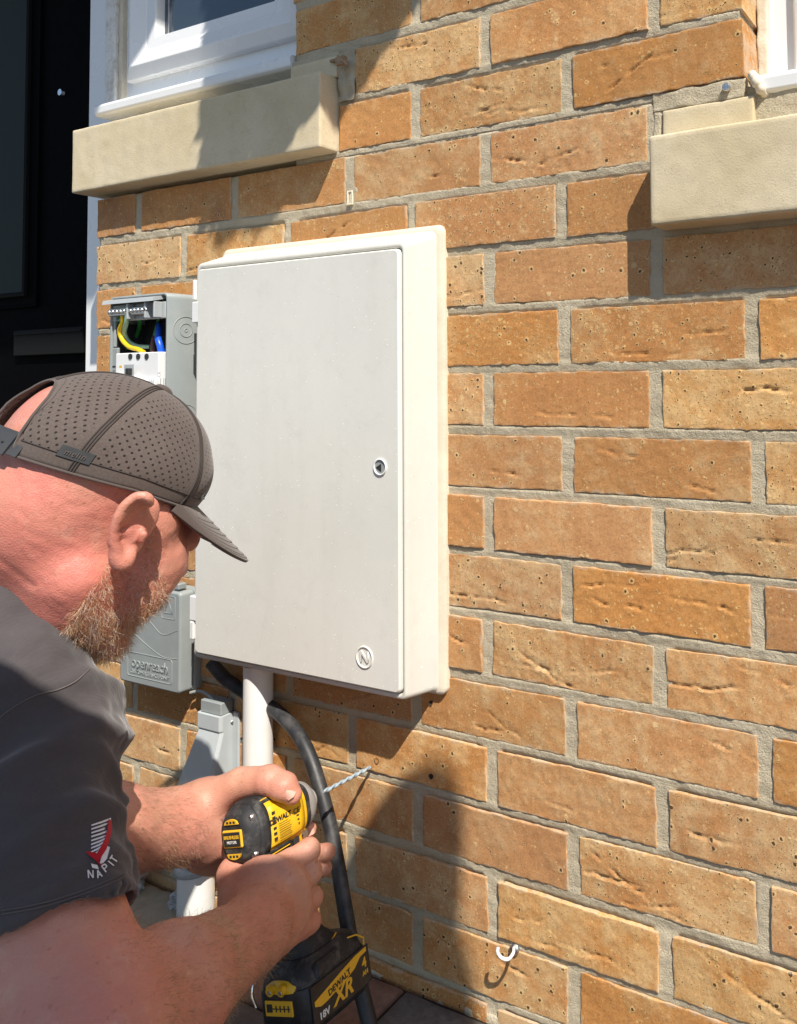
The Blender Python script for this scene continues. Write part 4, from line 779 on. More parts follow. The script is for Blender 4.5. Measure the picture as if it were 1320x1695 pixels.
m = MB(); m.tube(spline([(.2575, -.012, -.385), (.275, -.010, -.381), (.300, -.012, -.383), (.318, -.013, -.392)], 6), 0.0024, 8); tag(m.build('telephone_cable', M_['grey'], None), 'thin grey cable looping from the telephone box to the cable cover', 'cable')

# ---------------------------------------------------------------- pipes and black cable
m = MB(); cx_ = float(onY(427.5, 1200, -0.0210)[0]); pts = [(cx_, -0.0210, z) for z in (-0.3185, -0.45, -0.60, GZ + 0.002)]; m.tube(pts, 0.0192, 32)
tag(m.build('conduit_pipe', M_['pipe'], None), 'upright white conduit pipe running down from the meter box', 'pipe')
pp = empty('duct_pipe', (0.298, -0.03, GZ), 'short wide white pipe rising from the ground under the grey cover', 'pipe')
m = MB(); m.tube([(0.2985, -0.031, GZ + 0.001), (0.2985, -0.031, -0.604)], 0.0240, 32); m.build('pipe', M_['pipe'], pp)
m = MB(); m.tube([(0.2985, -0.031, -0.6165), (0.2985, -0.031, -0.6155), (0.2985, -0.031, -0.6018), (0.2985, -0.031, -0.6012)], [0.0246, 0.0280, 0.0280, 0.025], 32); m.build('collar', M_['duct'], pp)
m = MB(); pts = [onY(350, 1097, -.016), onY(375, 1125, -.014), onY(415, 1152, -.012), onY(455, 1175, -.016), onY(490, 1210, -.026), onY(512, 1250, -.034), onY(529, 1300, -.040), onY(545, 1360, -.046), onY(557, 1420, -.052), onY(569, 1490, -.060), onY(580, 1555, -.068), onY(596, 1630, -.078), onY(612, 1697, -.086), onY(624, 1760, -.09)]
pts[-1][2] = min(pts[-1][2], GZ); m.tube(spline(pts, 6), 0.0088, 20)
tag(m.build('armoured_cable', M_['cable'], None), 'thick black power cable curving down from under the meter box', 'cable')

# ---------------------------------------------------------------- ground
m = MB(); m.box((-60, -60, GZ - 0.10), (60, 60, GZ - 0.012)); tag(m.build('ground', M_['ground'], None), 'dark ground beyond the paving', kind='structure')
pv = empty('paving', (0.8, -0.5, GZ), 'block paved strip in dark grey and reddish pavers along the wall foot', kind='structure')
m = MB(); m.box((-1.2, -1.6, GZ - 0.0115), (2.3, 0.3, GZ - 0.0045)); m.build('joint_sand', M_['sand'], pv)
def paver_mesh(w, h, seed):
    V = []; nx, ny = 14, 8; r = 0.004
    xs = np.concatenate([[0], np.linspace(r, w - r, nx), [w]]); ys = np.concatenate([[0], np.linspace(r, h - r, ny), [h]]); X, Y = np.meshgrid(xs, ys, indexing='ij'); P = np.stack([X + seed, Y, 0 * X], -1)
    Z = 0.0007 * wave_noise(P, .05, seed, 3); ed = np.minimum(np.minimum(X, w - X), np.minimum(Y, h - Y)); Z = Z - np.where(ed < r * .9, 0.004, 0)
    a, b = X.shape; I = np.arange(a * b).reshape(a, b); V = np.stack([X - w / 2 + .0006 * wave_noise(P, .03, seed + 1), Y - h / 2 + .0006 * wave_noise(P, .03, seed + 2), Z], -1).reshape(-1, 3); Q = np.stack([I[:-1, :-1], I[1:, :-1], I[1:, 1:], I[:-1, 1:]], -1).reshape(-1, 4)
    ring = np.concatenate([I[:-1, 0], I[-1, :-1], I[:0:-1, -1], I[0, :0:-1]]); n = len(ring); B = V[ring].copy(); B[:, 2] = -0.02; base = len(V); V = np.concatenate([V, B]); k = np.arange(n); k2 = (k + 1) % n
    return mesh_np('paver', V, np.concatenate([Q, np.stack([ring[k], base + k, base + k2, ring[k2]], 1)]))
pms = [paver_mesh(0.196, 0.096, 900 + i) for i in range(6)]; pms2 = [p.copy() for p in pms]
for a in pms: a.materials.append(M_['paver'])
for a in pms2: a.materials.append(M_['paver_red'])
R3 = np.random.default_rng(8)
for j in range(-1, 15):
    for i in range(-4, 11):
        xx = 0.553 + i * 0.20 + (0.1 if j % 2 else 0); y_ = -0.052 - j * 0.10
        if xx > 2.0 or xx < -0.55 or y_ > -0.04: continue
        if 0.12 < xx < 0.36 and y_ > -0.2: continue
        me = (pms2 if (R3.random() < 0.22) else pms)[int(R3.integers(6))]; o = bpy.data.objects.new('paver', me); COL.objects.link(o); o.parent = pv; o.matrix_parent_inverse = world_inv(pv)
        o.location = (xx, y_, GZ + R3.normal() * 0.0012); o.rotation_euler = (R3.normal() * .004, R3.normal() * .004, R3.normal() * .006 + (math.pi if R3.random() > .5 else 0))
# narrow red edge strip and mortar skirt at the wall foot
grid_box('edge_strip', (0.40, -0.0005, GZ - 0.02), (2.0, 0.012, GZ + 0.006), 0.006, M_['mortar'], pv, 0.0016, 71, 0.003)
slb = tag(grid_box('stone_slab', (0.10, -0.20, GZ - 0.02), (0.268, -0.003, GZ + 0.004), 0.005, M_['slab'], None, 0.0014, 72, 0.006), 'pale sandstone slab at the wall foot, partly sunlit', 'slab')
tag(grid_box('stone_offcut', (0.02, -0.12, GZ - 0.01), (0.098, -0.002, GZ + 0.012), 0.005, M_['slab'], None, 0.002, 73, 0.006), 'smaller grey stone offcut left of the sunlit slab', 'slab')
def crumple(name, c, r, seed, mat, label, cat, sq=(1, 1, .6)):
    n = 26; U, T = np.meshgrid(np.linspace(0.02, math.pi - .02, n), np.linspace(0, 2 * math.pi, 2 * n, endpoint=False), indexing='ij'); P = np.stack([np.sin(U) * np.cos(T), np.sin(U) * np.sin(T), np.cos(U)], -1)
    rad = 1 + 0.45 * np.abs(wave_noise(P, 1.0, seed, 3)) - 0.3 * np.abs(wave_noise(P, .5, seed + 1, 2)); V = P * rad[..., None] * r * np.array(sq) + np.array(c); a, b = U.shape; I = np.arange(a * b).reshape(a, b); J = np.roll(I, -1, 1)
    Q = np.stack([I[:-1], I[1:], J[1:], J[:-1]], -1).reshape(-1, 4); return tag(link(name, mesh_np(name, V.reshape(-1, 3), Q, False), mat, None), label, cat)
c = onZ(232, 1455, GZ); crumple('plastic_film', (c[0], min(c[1], -0.03), GZ + 0.02), 0.032, 31, M_['film'], 'larger crumpled piece of clear plastic film at the wall foot behind the sleeve', 'plastic film', (1.2, .7, 1.0))
c = onZ(297, 1503, GZ); crumple('plastic_scrap', (c[0], c[1], GZ + 0.012), 0.012, 33, M_['film'], 'small curled plastic scrap beside the short white pipe', 'plastic scrap', (1, 1, .9))
m = MB(); c = onZ(305, 1500, GZ); m.tube(spline([c + [-.008, .01, .004], c + [0, .0, .012], c + [.01, -.004, .010], c + [.014, .01, .004]], 5), 0.0035, 8); tag(m.build('rubber_scrap', M_['rubber'], None), 'bit of black rubber lying by the foot of the short white pipe', 'scrap')
# ---------------------------------------------------------------- the kneeling man with the drill
A3 = lambda *a: np.array(a, float)
hR, hF, hU, hO = A3(.962, -.243, -.124), A3(.141, .833, -.535), A3(.233, .497, .836), A3(.565, -.336, -.051)
hB = [hR, hF, hU]
def hl(x, y, z): return hO + (hR * x + hF * y + hU * z) / 1000
man = empty('person', (0.3, -0.75, GZ), 'man in dark grey polo shirt and grey cap bending forward, drilling into the wall', 'person')
b = SDF((0.16, -0.72, -0.70), (0.96, -0.06, 0.14), 0.0021)
mm = lambda *r: [q / 1000 for q in r]
# skull, face, jaw
b.ell(hl(0, -20, 43), hB, mm(75, 80, 80), 0.0)
b.ell(hl(0, -58, 5), hB, mm(58, 42, 52), 0.02); b.ell(hl(0, -44, 48), hB, mm(68, 60, 64), 0.02)
b.ell(hl(0, 36, -18), hB, mm(67, 46, 74), 0.018)
b.ell(hl(0, 32, -66), hB, mm(61, 50, 40), 0.015)
b.ell(hl(0, 64, -92), hB, mm(34, 25, 20), 0.015)
for sg in (1, -1):
    b.cone(hl(sg * 58, 4, -50), hl(sg * 34, 68, -94), .019, .016, 0.016)
    b.ell(hl(sg * 48, 54, -14), hB, mm(23, 30, 26), 0.015); b.ell(hl(sg * 43, 58, -42), hB, mm(26, 28, 30), 0.015)
    b.ell(hl(sg * 30, 80, 28), hB, mm(24, 12, 9), 0.01)
    b.ell(hl(sg * 31, 92, 12), hB, mm(15, 13, 10), 0.006, sub=True)
    b.ell(hl(sg * 31, 77, 12), hB, mm(14, 13, 12), 0.004)
    b.ell(hl(sg * 60, 22, 14), hB, mm(17, 26, 26), 0.014)
b.cone(hl(0, 84, 14), hl(0, 101, -18), .008, .012, 0.008)
for sg in (1, -1): b.ell(hl(sg * 11, 92, -22), hB, mm(8, 9, 7), 0.004)
b.ell(hl(0, 82, -52), hB, mm(20, 8, 5), 0.008); b.ell(hl(0, 80, -62), hB, mm(18, 8, 6), 0.008); b.ell(hl(0, 95, -57), hB, mm(20, 6, 1.4), 0.003, sub=True)
# neck with the folds of the nape
NB = atD(-50, 1035, .84)
b.cone(hl(0, -26, -20), NB, .066, .082, 0.03)
b.cone(hl(42, 2, -60), atD(60, 1115, .755), .020, .024, 0.03)
b.cone(hl(-30, 30, -80), atD(40, 1140, .86), .03, .04, 0.03)
# right ear
LATE = []
E2 = lambda px, py, d: atD(px, py, d)
rim = [(248, 834, .702), (246, 825, .699), (236, 820, .696), (219, 825, .693), (203, 842, .690), (193, 864, .689), (188, 888, .690), (191, 908, .693), (195, 925, .696), (200, 934, .698), (208, 930, .701), (214, 915, .705)]
rp = spline([E2(*q) for q in rim], 3)
b.ell(E2(222, 868, .712), [hR, hF, hU], mm(9, 17, 27), 0.008)
att = [E2(232, 850, .712), E2(226, 872, .716), E2(220, 900, .716)]
for q in rp[4:31:2]:
    k = min(range(3), key=lambda i: np.linalg.norm(att[i] - q)); b.cone(q, att[k], .0028, .0055, 0.004)
b.ell(E2(233, 864, .700), [hR, hF, hU], mm(8, 9, 17), 0.003, sub=True); b.ell(E2(225, 896, .699), [hR, hF, hU], mm(7.5, 7, 9), 0.003, sub=True)
for i in range(len(rp) - 1):
    rr0 = .0036 + (.0016 if i > 21 else 0); b.cone(rp[i], rp[i + 1], rr0, rr0, 0.0022)
b.cone(E2(199, 926, .700), E2(203, 918, .702), .0075, .006, 0.004)
b.cone(E2(238, 884, .706), E2(235, 895, .707), .0035, .003, 0.005)      # tragus
for a_, c_ in (((432, 1530, .7995), (474, 1440, .8350)), ((440, 1530, .7990), (490, 1466, .8320)), ((446, 1538, .7990), (498, 1503, .8320)), ((420, 1520, .797), (452, 1470, .812))): LATE.append((a_, c_))
# left ear, hidden side
b.ell(hl(-80, -10, 4), hB, mm(7, 17, 30), 0.006)
# trunk inside the shirt, shoulders
CH = atD(-150, 1190, .86)
b.cone(NB, CH, .080, .10, 0.03)
SR, ER = atD(62, 1218, .71), atD(145, 1742, .565); MM = atD(44, 1480, .628)
WR = atD(415, 1548, .775)
b.cone(atD(-60, 1150, .80), SR, .06, .050, 0.03)
b.cone(SR, MM, .046, .055, 0.02); b.cone(MM, ER, .055, .050, 0.02)
mid = ER + (WR - ER) * .38
b.cone(ER, mid, .050, .0475, 0.022); b.cone(mid, WR, .0475, .0325, 0.02)
# right hand
def fing(P, r, k=0.003): b.chain([atD(*q) for q in P], r, k)
b.cone(WR, atD(440, 1495, .825), .0325, .030, 0.015)
b.ell(atD(445, 1490, .835), [rt, up, fw], mm(44, 46, 20), 0.014)
b.cone(atD(415, 1530, .80), atD(470, 1440, .848), .022, .0135, 0.010); b.cone(atD(430, 1535, .80), atD(487, 1465, .845), .022, .0135, 0.010)
b.cone(atD(440, 1545, .80), atD(496, 1500, .845), .022, .013, 0.010); b.cone(atD(445, 1555, .80), atD(498, 1533, .845), .022, .012, 0.010)
b.cone(atD(400, 1520, .81), atD(388, 1445, .86), .020, .017, 0.012)
fing([(470, 1432, .848), (511, 1409, .868), (511, 1404, .90), (490, 1406, .915)], [.0132, .0118, .0105, .0095])
fing([(487, 1468, .845), (514, 1446, .862), (509, 1447, .895), (480, 1452, .915)], [.0130, .0118, .0108, .0095])
fing([(496, 1503, .845), (516, 1488, .860), (512, 1489, .892), (485, 1492, .912)], [.0125, .0115, .0105, .0095])
fing([(498, 1536, .845), (514, 1527, .858), (511, 1528, .885), (488, 1530, .90)], [.0118, .0108, .0098, .009])
fing([(388, 1445, .862), (400, 1425, .895), (430, 1430, .925), (455, 1436, .935)], [.017, .0145, .0125, .011])
# left arm and hand
EL = atD(20, 1400, .73); WL = atD(292, 1368, .885)
b.cone(CH, atD(-120, 1250, .93), .07, .06, .03); b.cone(atD(-140, 1200, .95), EL, .055, .047, 0.02)
b.cone(EL, EL + (WL - EL) * .45, .047, .0455, 0.02); b.cone(EL + (WL - EL) * .45, WL, .0455, .0355, 0.02)
b.cone(WL, atD(340, 1366, .915), .0355, .042, 0.015); b.ell(atD(348, 1368, .925), [rt, up, fw], mm(40, 52, 22), 0.016)
b.cone(atD(330, 1335, .91), atD(398, 1297, .905), .024, .0165, 0.014)
fing([(398, 1297, .905), (446, 1291, .893), (470, 1303, .887), (484, 1316, .887)], [.0170, .0145, .0138, .0105], 0.005)
b.cone(atD(350, 1400, .93), atD(392, 1420, .955), .026, .020, 0.014)
fing([(375, 1395, .95), (430, 1395, .975), (480, 1385, .97), (512, 1374, .945)], [.013, .0115, .0105, .0088])
fing([(380, 1415, .95), (440, 1425, .965), (490, 1417, .945), (541, 1411, .925)], [.013, .0115, .0112, .0098])
fing([(378, 1430, .94), (440, 1448, .955), (490, 1445, .94), (536, 1437, .925)], [.013, .011, .0105, .0095])
for a_, c_ in LATE: b.cone(atD(*a_), atD(*c_), .0022, .0030, 0.006)
def sdisp(V):
    d = 0.0003 * wave_noise(V, 0.03, 77, 3, 12)
    # soft folds across the nape and creases over wrist and knuckles
    q = (V - hO); lz = (q @ hU) * 1000; ly = (q @ hF) * 1000
    fold = np.exp(-((lz + 62 + 0.25 * (ly + 60)) / 3.2) ** 2) + 0.8 * np.exp(-((lz + 84 + 0.3 * (ly + 60)) / 3.0) ** 2)
    d -= 0.0009 * fold * (ly < -25) * (ly > -140)
    d += 0.0004 * np.clip(wave_noise(V, 0.012, 78, 2, 12), -1, 1) * (V[:, 0] > 0.6)
    return d
body = b.mesh('body', M_['skin'], man, sdisp, 1)
V = b.V; q = V - hO; lz = (q @ hU) * 1000; ly = (q @ hF) * 1000
red = np.clip(0.98 - np.abs(ly + 20) / 500, 0, 1) * (V[:, 2] > -0.33) * (V[:, 0] < 0.69); nn = wave_noise(V, 0.12, 5, 3, 12)
red = np.clip(red * (0.75 + 0.45 * nn), 0.0, 1) + (V[:, 2] <= -0.33) * np.clip(0.18 + 0.2 * nn, 0, .5)
fa = np.where((V - WL) @ (WL - EL) > -0.02, 0.2, 0); ua = np.linalg.norm(V - (SR + ER) / 2, axis=1) < .22; red = np.clip(red + ua * (V[:, 2] < -.2) * (V[:, 1] < -.33) * np.clip(.45 - 1.2 * np.maximum(0, (V - ER) @ (WR - ER) / np.linalg.norm(WR - ER)), 0, .45), 0, 1); red = np.clip(red + fa * (V[:, 2] < -.3) * (V[:, 1] > -.34), 0, 1)
atr = body.data.attributes.new('redness', 'FLOAT', 'POINT'); atr.data.foreach_set('value', red.astype(np.float32))
# finger nails
def nail(c, n, t, w, l, name='nail'):
    n = n / np.linalg.norm(n); t = t - n * (t @ n); t /= np.linalg.norm(t); s_ = np.cross(n, t); P = []; g = 5
    for i in range(g):
        for j in range(g):
            u_, v_ = (i / (g - 1) - .5), (j / (g - 1) - .5); P.append(c + t * l * u_ * (1 - .25 * abs(v_) * 2 * (u_ > 0)) + s_ * w * v_ - n * (w * .7 * v_ * v_ * 2))
    m = MB(); m.add(P, [(i * g + j, (i + 1) * g + j, (i + 1) * g + j + 1, i * g + j + 1) for i in range(g - 1) for j in range(g - 1)], True); return m.build(name, M_['nail'], man)
tdir = atD(484, 1316, .887) - atD(470, 1303, .887)
nail(atD(480, 1313, .8755), -fw * .75 + rt * .45 + up * .45, tdir, .011, .012)
nail(atD(517, 1373, .937), rt * .7 + up * .3 - fw * .5, atD(512, 1374, .945) - atD(480, 1385, .97), .010, .011)

# ---- shirt
s = SDF((-0.10, -0.86, -0.62), (0.84, -0.22, 0.02), 0.0030)
TB = NB + A3(-.16, -.30, -.10); HIP = A3(.02, -1.0, -.42)
s.cone(NB + A3(-.02, -.03, -.03), CH, .093, .13, 0.03)
s.cone(CH, TB, .15, .16, .05); s.cone(TB, HIP, .16, .17, .05)
s.cone(atD(-60, 1090, .82), SR, .080, .055, 0.03)
axA = (ER - MM) / np.linalg.norm(ER - MM)
HM = MM + axA * 0.036
s.cone(SR, MM, .0600, .0625, 0.02); s.cone(MM, MM + axA * .13, .0625, .0640, 0.02)
s.cone(atD(-120, 1120, .95), atD(-140, 1250, .93), .08, .07, .03)
# hem cut and neck opening
s.cone(hl(0, -20, -30), NB + (NB - hl(0, -26, -20)) * .05, .070, .0845, 0.004, sub=True)
s.cone(atD(-42, 1018, .712), atD(22, 1120, .705), .0500, .0500, 0.012); s.cone(atD(22, 1120, .705), SR, .0500, .0595, 0.015)
X = (s.lo[0] + s.h * np.arange(s.n[0]))[:, None, None]; Y = (s.lo[1] + s.h * np.arange(s.n[1]))[None, :, None]; Z = (s.lo[2] + s.h * np.arange(s.n[2]))[None, None, :]
hn = axA - rt * (axA @ rt) * .55 + .15 * fw; hn /= np.linalg.norm(hn)
pl = (X - HM[0]) * hn[0] + (Y - HM[1]) * hn[1] + (Z - HM[2]) * hn[2]
near = (Z < HM[2] + .12) & (((X - HM[0]) ** 2 + (Y - HM[1]) ** 2 + (Z - HM[2]) ** 2) < 0.15 ** 2)
s.F = np.where(near, np.maximum(s.F, pl), s.F).astype(np.float32)
s.cone(HM - axA * .045, HM + axA * .09, .0575, .0590, 0.001, sub=True)
def shdisp(V):
    d = 0.0028 * wave_noise(V, 0.075, 51, 2, 12) + 0.0007 * wave_noise(V, 0.02, 52, 2, 12)
    t = (V - SR) @ axA; side = (V - SR - np.outer(t, axA)); ang = np.arctan2(side @ up, side @ rt); w = (t > -0.04) & (t < .18)
    for (t0, a0, sl, am, wd) in ((.035, 0.3, .018, .0046, .010), (.062, 1.2, -.02, .0036, .009), (.098, .2, .014, .0040, .011), (.128, -.4, -.016, .0034, .010), (.005, .9, .02, .0040, .010), (.150, .8, .01, .0022, .008)):
        cen = t0 + sl * (ang - a0) + .005 * np.sin(ang * 3 + a0); d = d + w * am * 1.5 * np.exp(-((t - cen) / wd) ** 2) * np.clip(0.6 + 0.5 * np.cos(ang - a0), 0, 1)
    he = (V - HM) @ hn; d = d - 0.0009 * np.exp(-((he + .021) / .0013) ** 2) * (np.linalg.norm(V - HM, axis=1) < .11)
    return d
shirt = s.mesh('shirt', M_['shirt'], man, shdisp, 2)
# seam lines and collar edge
m = MB(); cc = NB + (NB - hl(0, -26, -20)) * .02
# sleeve badge: laid on the sleeve surface by ray casting on the shirt mesh
from mathutils.bvhtree import BVHTree
bv = BVHTree.FromPolygons([tuple(v) for v in s.V + 0], [tuple(int(i) for i in q_) for q_ in s.Q])
Vd = np.empty(len(shirt.data.vertices) * 3, np.float32); shirt.data.vertices.foreach_get('co', Vd); Vd = Vd.reshape(-1, 3)
bv = BVHTree.FromPolygons([tuple(map(float, v)) for v in Vd], [tuple(int(i) for i in q_) for q_ in s.Q])
def hit(px, py, tree=None, lift=0.0006):
    r = ray(px, py); r = r / np.linalg.norm(r); h_ = (tree or bv).ray_cast(Vector(cam_pos), Vector(r))
    return None if h_[0] is None else np.array(h_[0]) + np.array(h_[1]) * lift * (1 if np.dot(h_[1], r) < 0 else -1)
def patch(poly, mat, name, parent, lift=0.0008, tree=None):
    """small embroidered shape on the cloth: quad strips between two outlines (list of (left,right) pixel pairs)"""
    P = []; 
    for (a_, b_) in poly:
        for t in (0, .5, 1): 
            h_ = hit(a_[0] + (b_[0] - a_[0]) * t, a_[1] + (b_[1] - a_[1]) * t, tree, lift)
            if h_ is None: return None
            P.append(h_)
    m = MB(); m.add(P, [(i * 3 + j, i * 3 + j + 1, i * 3 + j + 4, i * 3 + j + 3) for i in range(len(poly) - 1) for j in (0, 1)], True); return m.build(name, mat, parent)
for i in range(9):
    y = 1366 + i * 6.4; x0 = 150.5; x1 = 183 - max(0, i - 4) * 3.5; x1b = x1 + (1.5 if i < 5 else 0)
    patch([((x0, y), (x0, y + 2.6)), (((x0 + x1) / 2, y - 5.5), ((x0 + x1) / 2, y - 2.2)), ((x1b - 2, y - 12), (x1b - 2, y - 8.6))], M_['white_thread'], 'badge_stripe', shirt)
patch([((178, 1357), (183, 1359)), ((176, 1375), (183, 1377)), ((172, 1392), (180, 1394)), ((166, 1404), (175, 1408)), ((160, 1414), (167, 1420)), ((150, 1412), (165, 1424)), ((141, 1412), (162, 1424)), ((150, 1420), (166, 1433)), ((160, 1428), (168, 1436))], M_['red_thread'], 'badge_emblem', shirt, 0.0012)
patch([((173, 1400), (181, 1404)), ((168, 1418), (176, 1422)), ((164, 1430), (170, 1430))], M_['white_thread'], 'badge_stripe', shirt)
patch([((150, 1430), (160, 1433)), ((152, 1438), (163, 1440))], M_['white_thread'], 'badge_stripe', shirt)
# lettering NAPIT wrapping along the hem
glyph = {'N': [((0, 1), (0, 0)), ((0, 0), (.7, 1)), ((.7, 1), (.7, 0))], 'A': [((0, 1), (.35, 0)), ((.35, 0), (.7, 1)), ((.15, .65), (.55, .65))], 'P': [((0, 1), (0, 0)), ((0, 0), (.6, .1)), ((.6, .1), (.6, .45)), ((.6, .45), (0, .5))], 'I': [((.2, 1), (.2, 0))], 'T': [((.3, 1), (.3, 0)), ((0, .02), (.65, 0))]}
cur = [(146, 1447), (158, 1448), (168, 1440), (177, 1432), (181, 1427)]; dirs = [(-.05), (-.35), (-.65), (-.8), (-.9)]; cur = [(x - 1, y - 3) for x, y in cur]
for ch, (cx_, cy_), an in zip('NAPIT', cur, dirs):
    ca, sa = math.cos(an), math.sin(an)
    for (p_, q_) in glyph[ch]:
        f_ = lambda u: (cx_ + (u[0] * 11) * ca - (u[1] * 13) * sa, cy_ + (u[0] * 11) * sa + (u[1] * 13) * ca - 2)
        a_, c_ = f_(p_), f_(q_); dx, dy = c_[0] - a_[0], c_[1] - a_[1]; L = math.hypot(dx, dy); nx_, ny_ = -dy / L * 1.1, dx / L * 1.1
        patch([((a_[0] - nx_, a_[1] - ny_), (a_[0] + nx_, a_[1] + ny_)), ((c_[0] - nx_, c_[1] - ny_), (c_[0] + nx_, c_[1] + ny_))], M_['white_thread'], 'badge_letter', shirt, 0.001)
# hem and shoulder stitching
def stitch(pts, r, name, mat, parent, tree=None, lift=0.0003):
    P = [hit(x, y, tree, lift) for x, y in pts]; P = [p for p in P if p is not None]
    if len(P) > 2:
        m = MB(); m.tube(P, r, 5); m.build(name, mat, parent)
dt = [(x, 1562 - 0.0) for x in ()]
def spl2(P, n=12): return [(float(a[0]), float(a[1])) for a in spline([np.array((p[0], p[1], 0.0)) for p in P], n)]
stitch(spl2([(2, 1514), (50, 1506), (100, 1493), (150, 1476), (185, 1462), (206, 1452)]), 0.0006, 'hem_stitching', M_['thread'], shirt)
stitch(spl2([(2, 1508), (50, 1500), (100, 1487), (150, 1470), (185, 1456), (205, 1447)]), 0.0006, 'hem_stitching', M_['thread'], shirt)
stitch(spl2([(0, 1188), (30, 1166), (62, 1150), (95, 1142), (125, 1128), (148, 1108)]), 0.0007, 'shoulder_seam', M_['thread'], shirt)
# trousers and boots (outside the picture, below the shirt)
t = SDF((-0.35, -1.35, GZ), (0.62, -0.28, 0.05), 0.009)
t.cone(TB + A3(0, -.05, 0), HIP, .15, .16, .05)
for sg in (-1, 1):
    kn = A3(.13 + sg * .14, -.60, GZ + .12); an = A3(.06 + sg * .10, -1.02, GZ + .09)
    t.cone(HIP + A3(sg * .07, 0, -.02), kn, .115, .075, .04); t.cone(kn, an, .070, .052, .03)
t.ell(HIP + A3(0, 0, 0), np.eye(3), (.19, .15, .14), .05)
t.mesh('trousers', M_['trousers'], man, lambda V: 0.004 * wave_noise(V, 0.1, 9, 2, 12), 2)
for sg in (-1, 1):
    an = A3(.06 + sg * .10, -1.04, GZ + .07); t = SDF(an - A3(.1, .28, .07), an + A3(.1, .1, .12), 0.006); t.cone(an + A3(0, .02, .03), an + A3(0, -.04, -.02), .05, .042, .03); t.ell(an + A3(0, -.10, -.02), np.eye(3), (.046, .11, .045), .03); t.mesh('boot', M_['boot'], man, None, 2)

# ---- cap, laid out in the head's own axes
ca_, cb_, ch_ = 83.0, 101.0, 91.0; cy0, cz0 = -17.0, 36.0
def rimz(th):     # height of the lower edge round the head (th = 0 at the forehead)
    c_ = math.cos(th); return 34 - cz0 + (9 * c_ if c_ > 0 else 20 * c_) - 4 * (1 - abs(c_)) * 0
def cap_pt(th, v, off=0.0):
    z0 = rimz(th); e0 = math.asin(max(-0.5, min(0.9, z0 / ch_))); e = e0 + (math.pi / 2 - e0) * v
    ce = math.cos(e); bul = 1 + 0.035 * math.sin(min(1, max(0, (e - e0) * 1.6)) * math.pi) * 1
    fb = 1.0 + ((0.04 * math.sin(2 * e) - 0.13 * math.cos(th) ** 2 * (1 - 0.3 * v)) if math.cos(th) > 0 else 0)
    x = (ca_ + off) * (ce ** 0.92) * bul * math.sin(th); y = cy0 + (cb_ + off) * (ce ** 0.92) * bul * fb * math.cos(th); z = cz0 + (ch_ + off) * math.sin(e)
    w = 0.8 * math.sin(7 * th + 5 * v) * math.sin(4 * v + 2 * th) * (1 - v)
    nn_ = math.sqrt(x * x + (y - cy0) ** 2 + 1e-6); x += w * x / nn_; y += w * (y - cy0) / nn_
    return hl(x, y, z)
NT, NVV = 168, 44; cap = None
hw, hh_ = 0.50, 0.36      # half width (radians) and height (share of the side) of the opening at the back
def openv(th):
    d = abs(((th - math.pi + math.pi) % (2 * math.pi)) - math.pi); d = abs(math.atan2(math.sin(th - math.pi), math.cos(th - math.pi)))
    return 0.0 if d >= hw else hh_ * math.sqrt(1 - (d / hw) ** 2) * 1.0 + 0.10
Vc = []; uvc = []; pf = []; Fc = []
seams = [0, math.pi / 3, 2 * math.pi / 3, math.pi, 4 * math.pi / 3, 5 * math.pi / 3]
for i in range(NT):
    th = 2 * math.pi * i / NT; vo = openv(th)
    for j in range(NVV):
        v = vo + (1 - vo) * j / (NVV - 1) if vo > 0 else j / (NVV - 1)
        Vc.append(cap_pt(th, v))
m_ = len(Vc)
for i in range(NT):
    for j in range(NVV - 1):
        i2 = (i + 1) % NT; Fc.append((i * NVV + j, i2 * NVV + j, i2 * NVV + j + 1, i * NVV + j + 1))
me = bpy.data.meshes.new('crown'); me.from_pydata([tuple(p) for p in Vc], [], Fc); me.update(); me.polygons.foreach_set('use_smooth', [True] * len(Fc))
uvl = me.uv_layers.new(name='UVMap'); at_ = me.attributes.new('perf', 'FLOAT', 'POINT'); pv_ = []
for i in range(NT):
    th = 2 * math.pi * i / NT; ds = min(abs(math.atan2(math.sin(th - s_), math.cos(th - s_))) for s_ in seams); front = abs(math.atan2(math.sin(th), math.cos(th))) < math.pi / 3 * .99; vo = openv(th)
    for j in range(NVV):
        v = vo + (1 - vo) * j / (NVV - 1); circ = ds * math.cos(v * math.pi / 2)
        pv_.append(1.0 if (circ > 0.085 and 0.07 < v < 0.90 and v > vo + (.09 if vo > 0 else 0)) else 0.0)
at_.data.foreach_set('value', pv_)
uvs = []
for f in Fc:
    i0 = f[0] // NVV
    for k, vi in enumerate(f):
        i = vi // NVV; j = vi % NVV
        ii = i if i >= i0 else i + NT; th = 2 * math.pi * i / NT; vo = openv(th); v = vo + (1 - vo) * j / (NVV - 1); thc = 2 * math.pi * ii / NT
        seg = round((2 * math.pi * (i0 + .5) / NT - math.pi / 6) / (math.pi / 3)); tc = seg * math.pi / 3 + math.pi / 6
        dth = thc - tc; cosv = math.cos(v * math.pi / 2 * .96); uvs += [dth * 92 * max(.12, cosv) / 7.2 + seg * 3, v * 138 / 8.2]
uvl.data.foreach_set('uv', uvs)
capo = link('cap', me, M_['cap'], man); sol = capo.modifiers.new('thick', 'SOLIDIFY'); sol.thickness = 0.0014; sol.offset = 1
def captube(name, pts, r, mat, n=6): 
    m = MB(); m.tube(pts, r, n); return m.build(name, mat, capo)
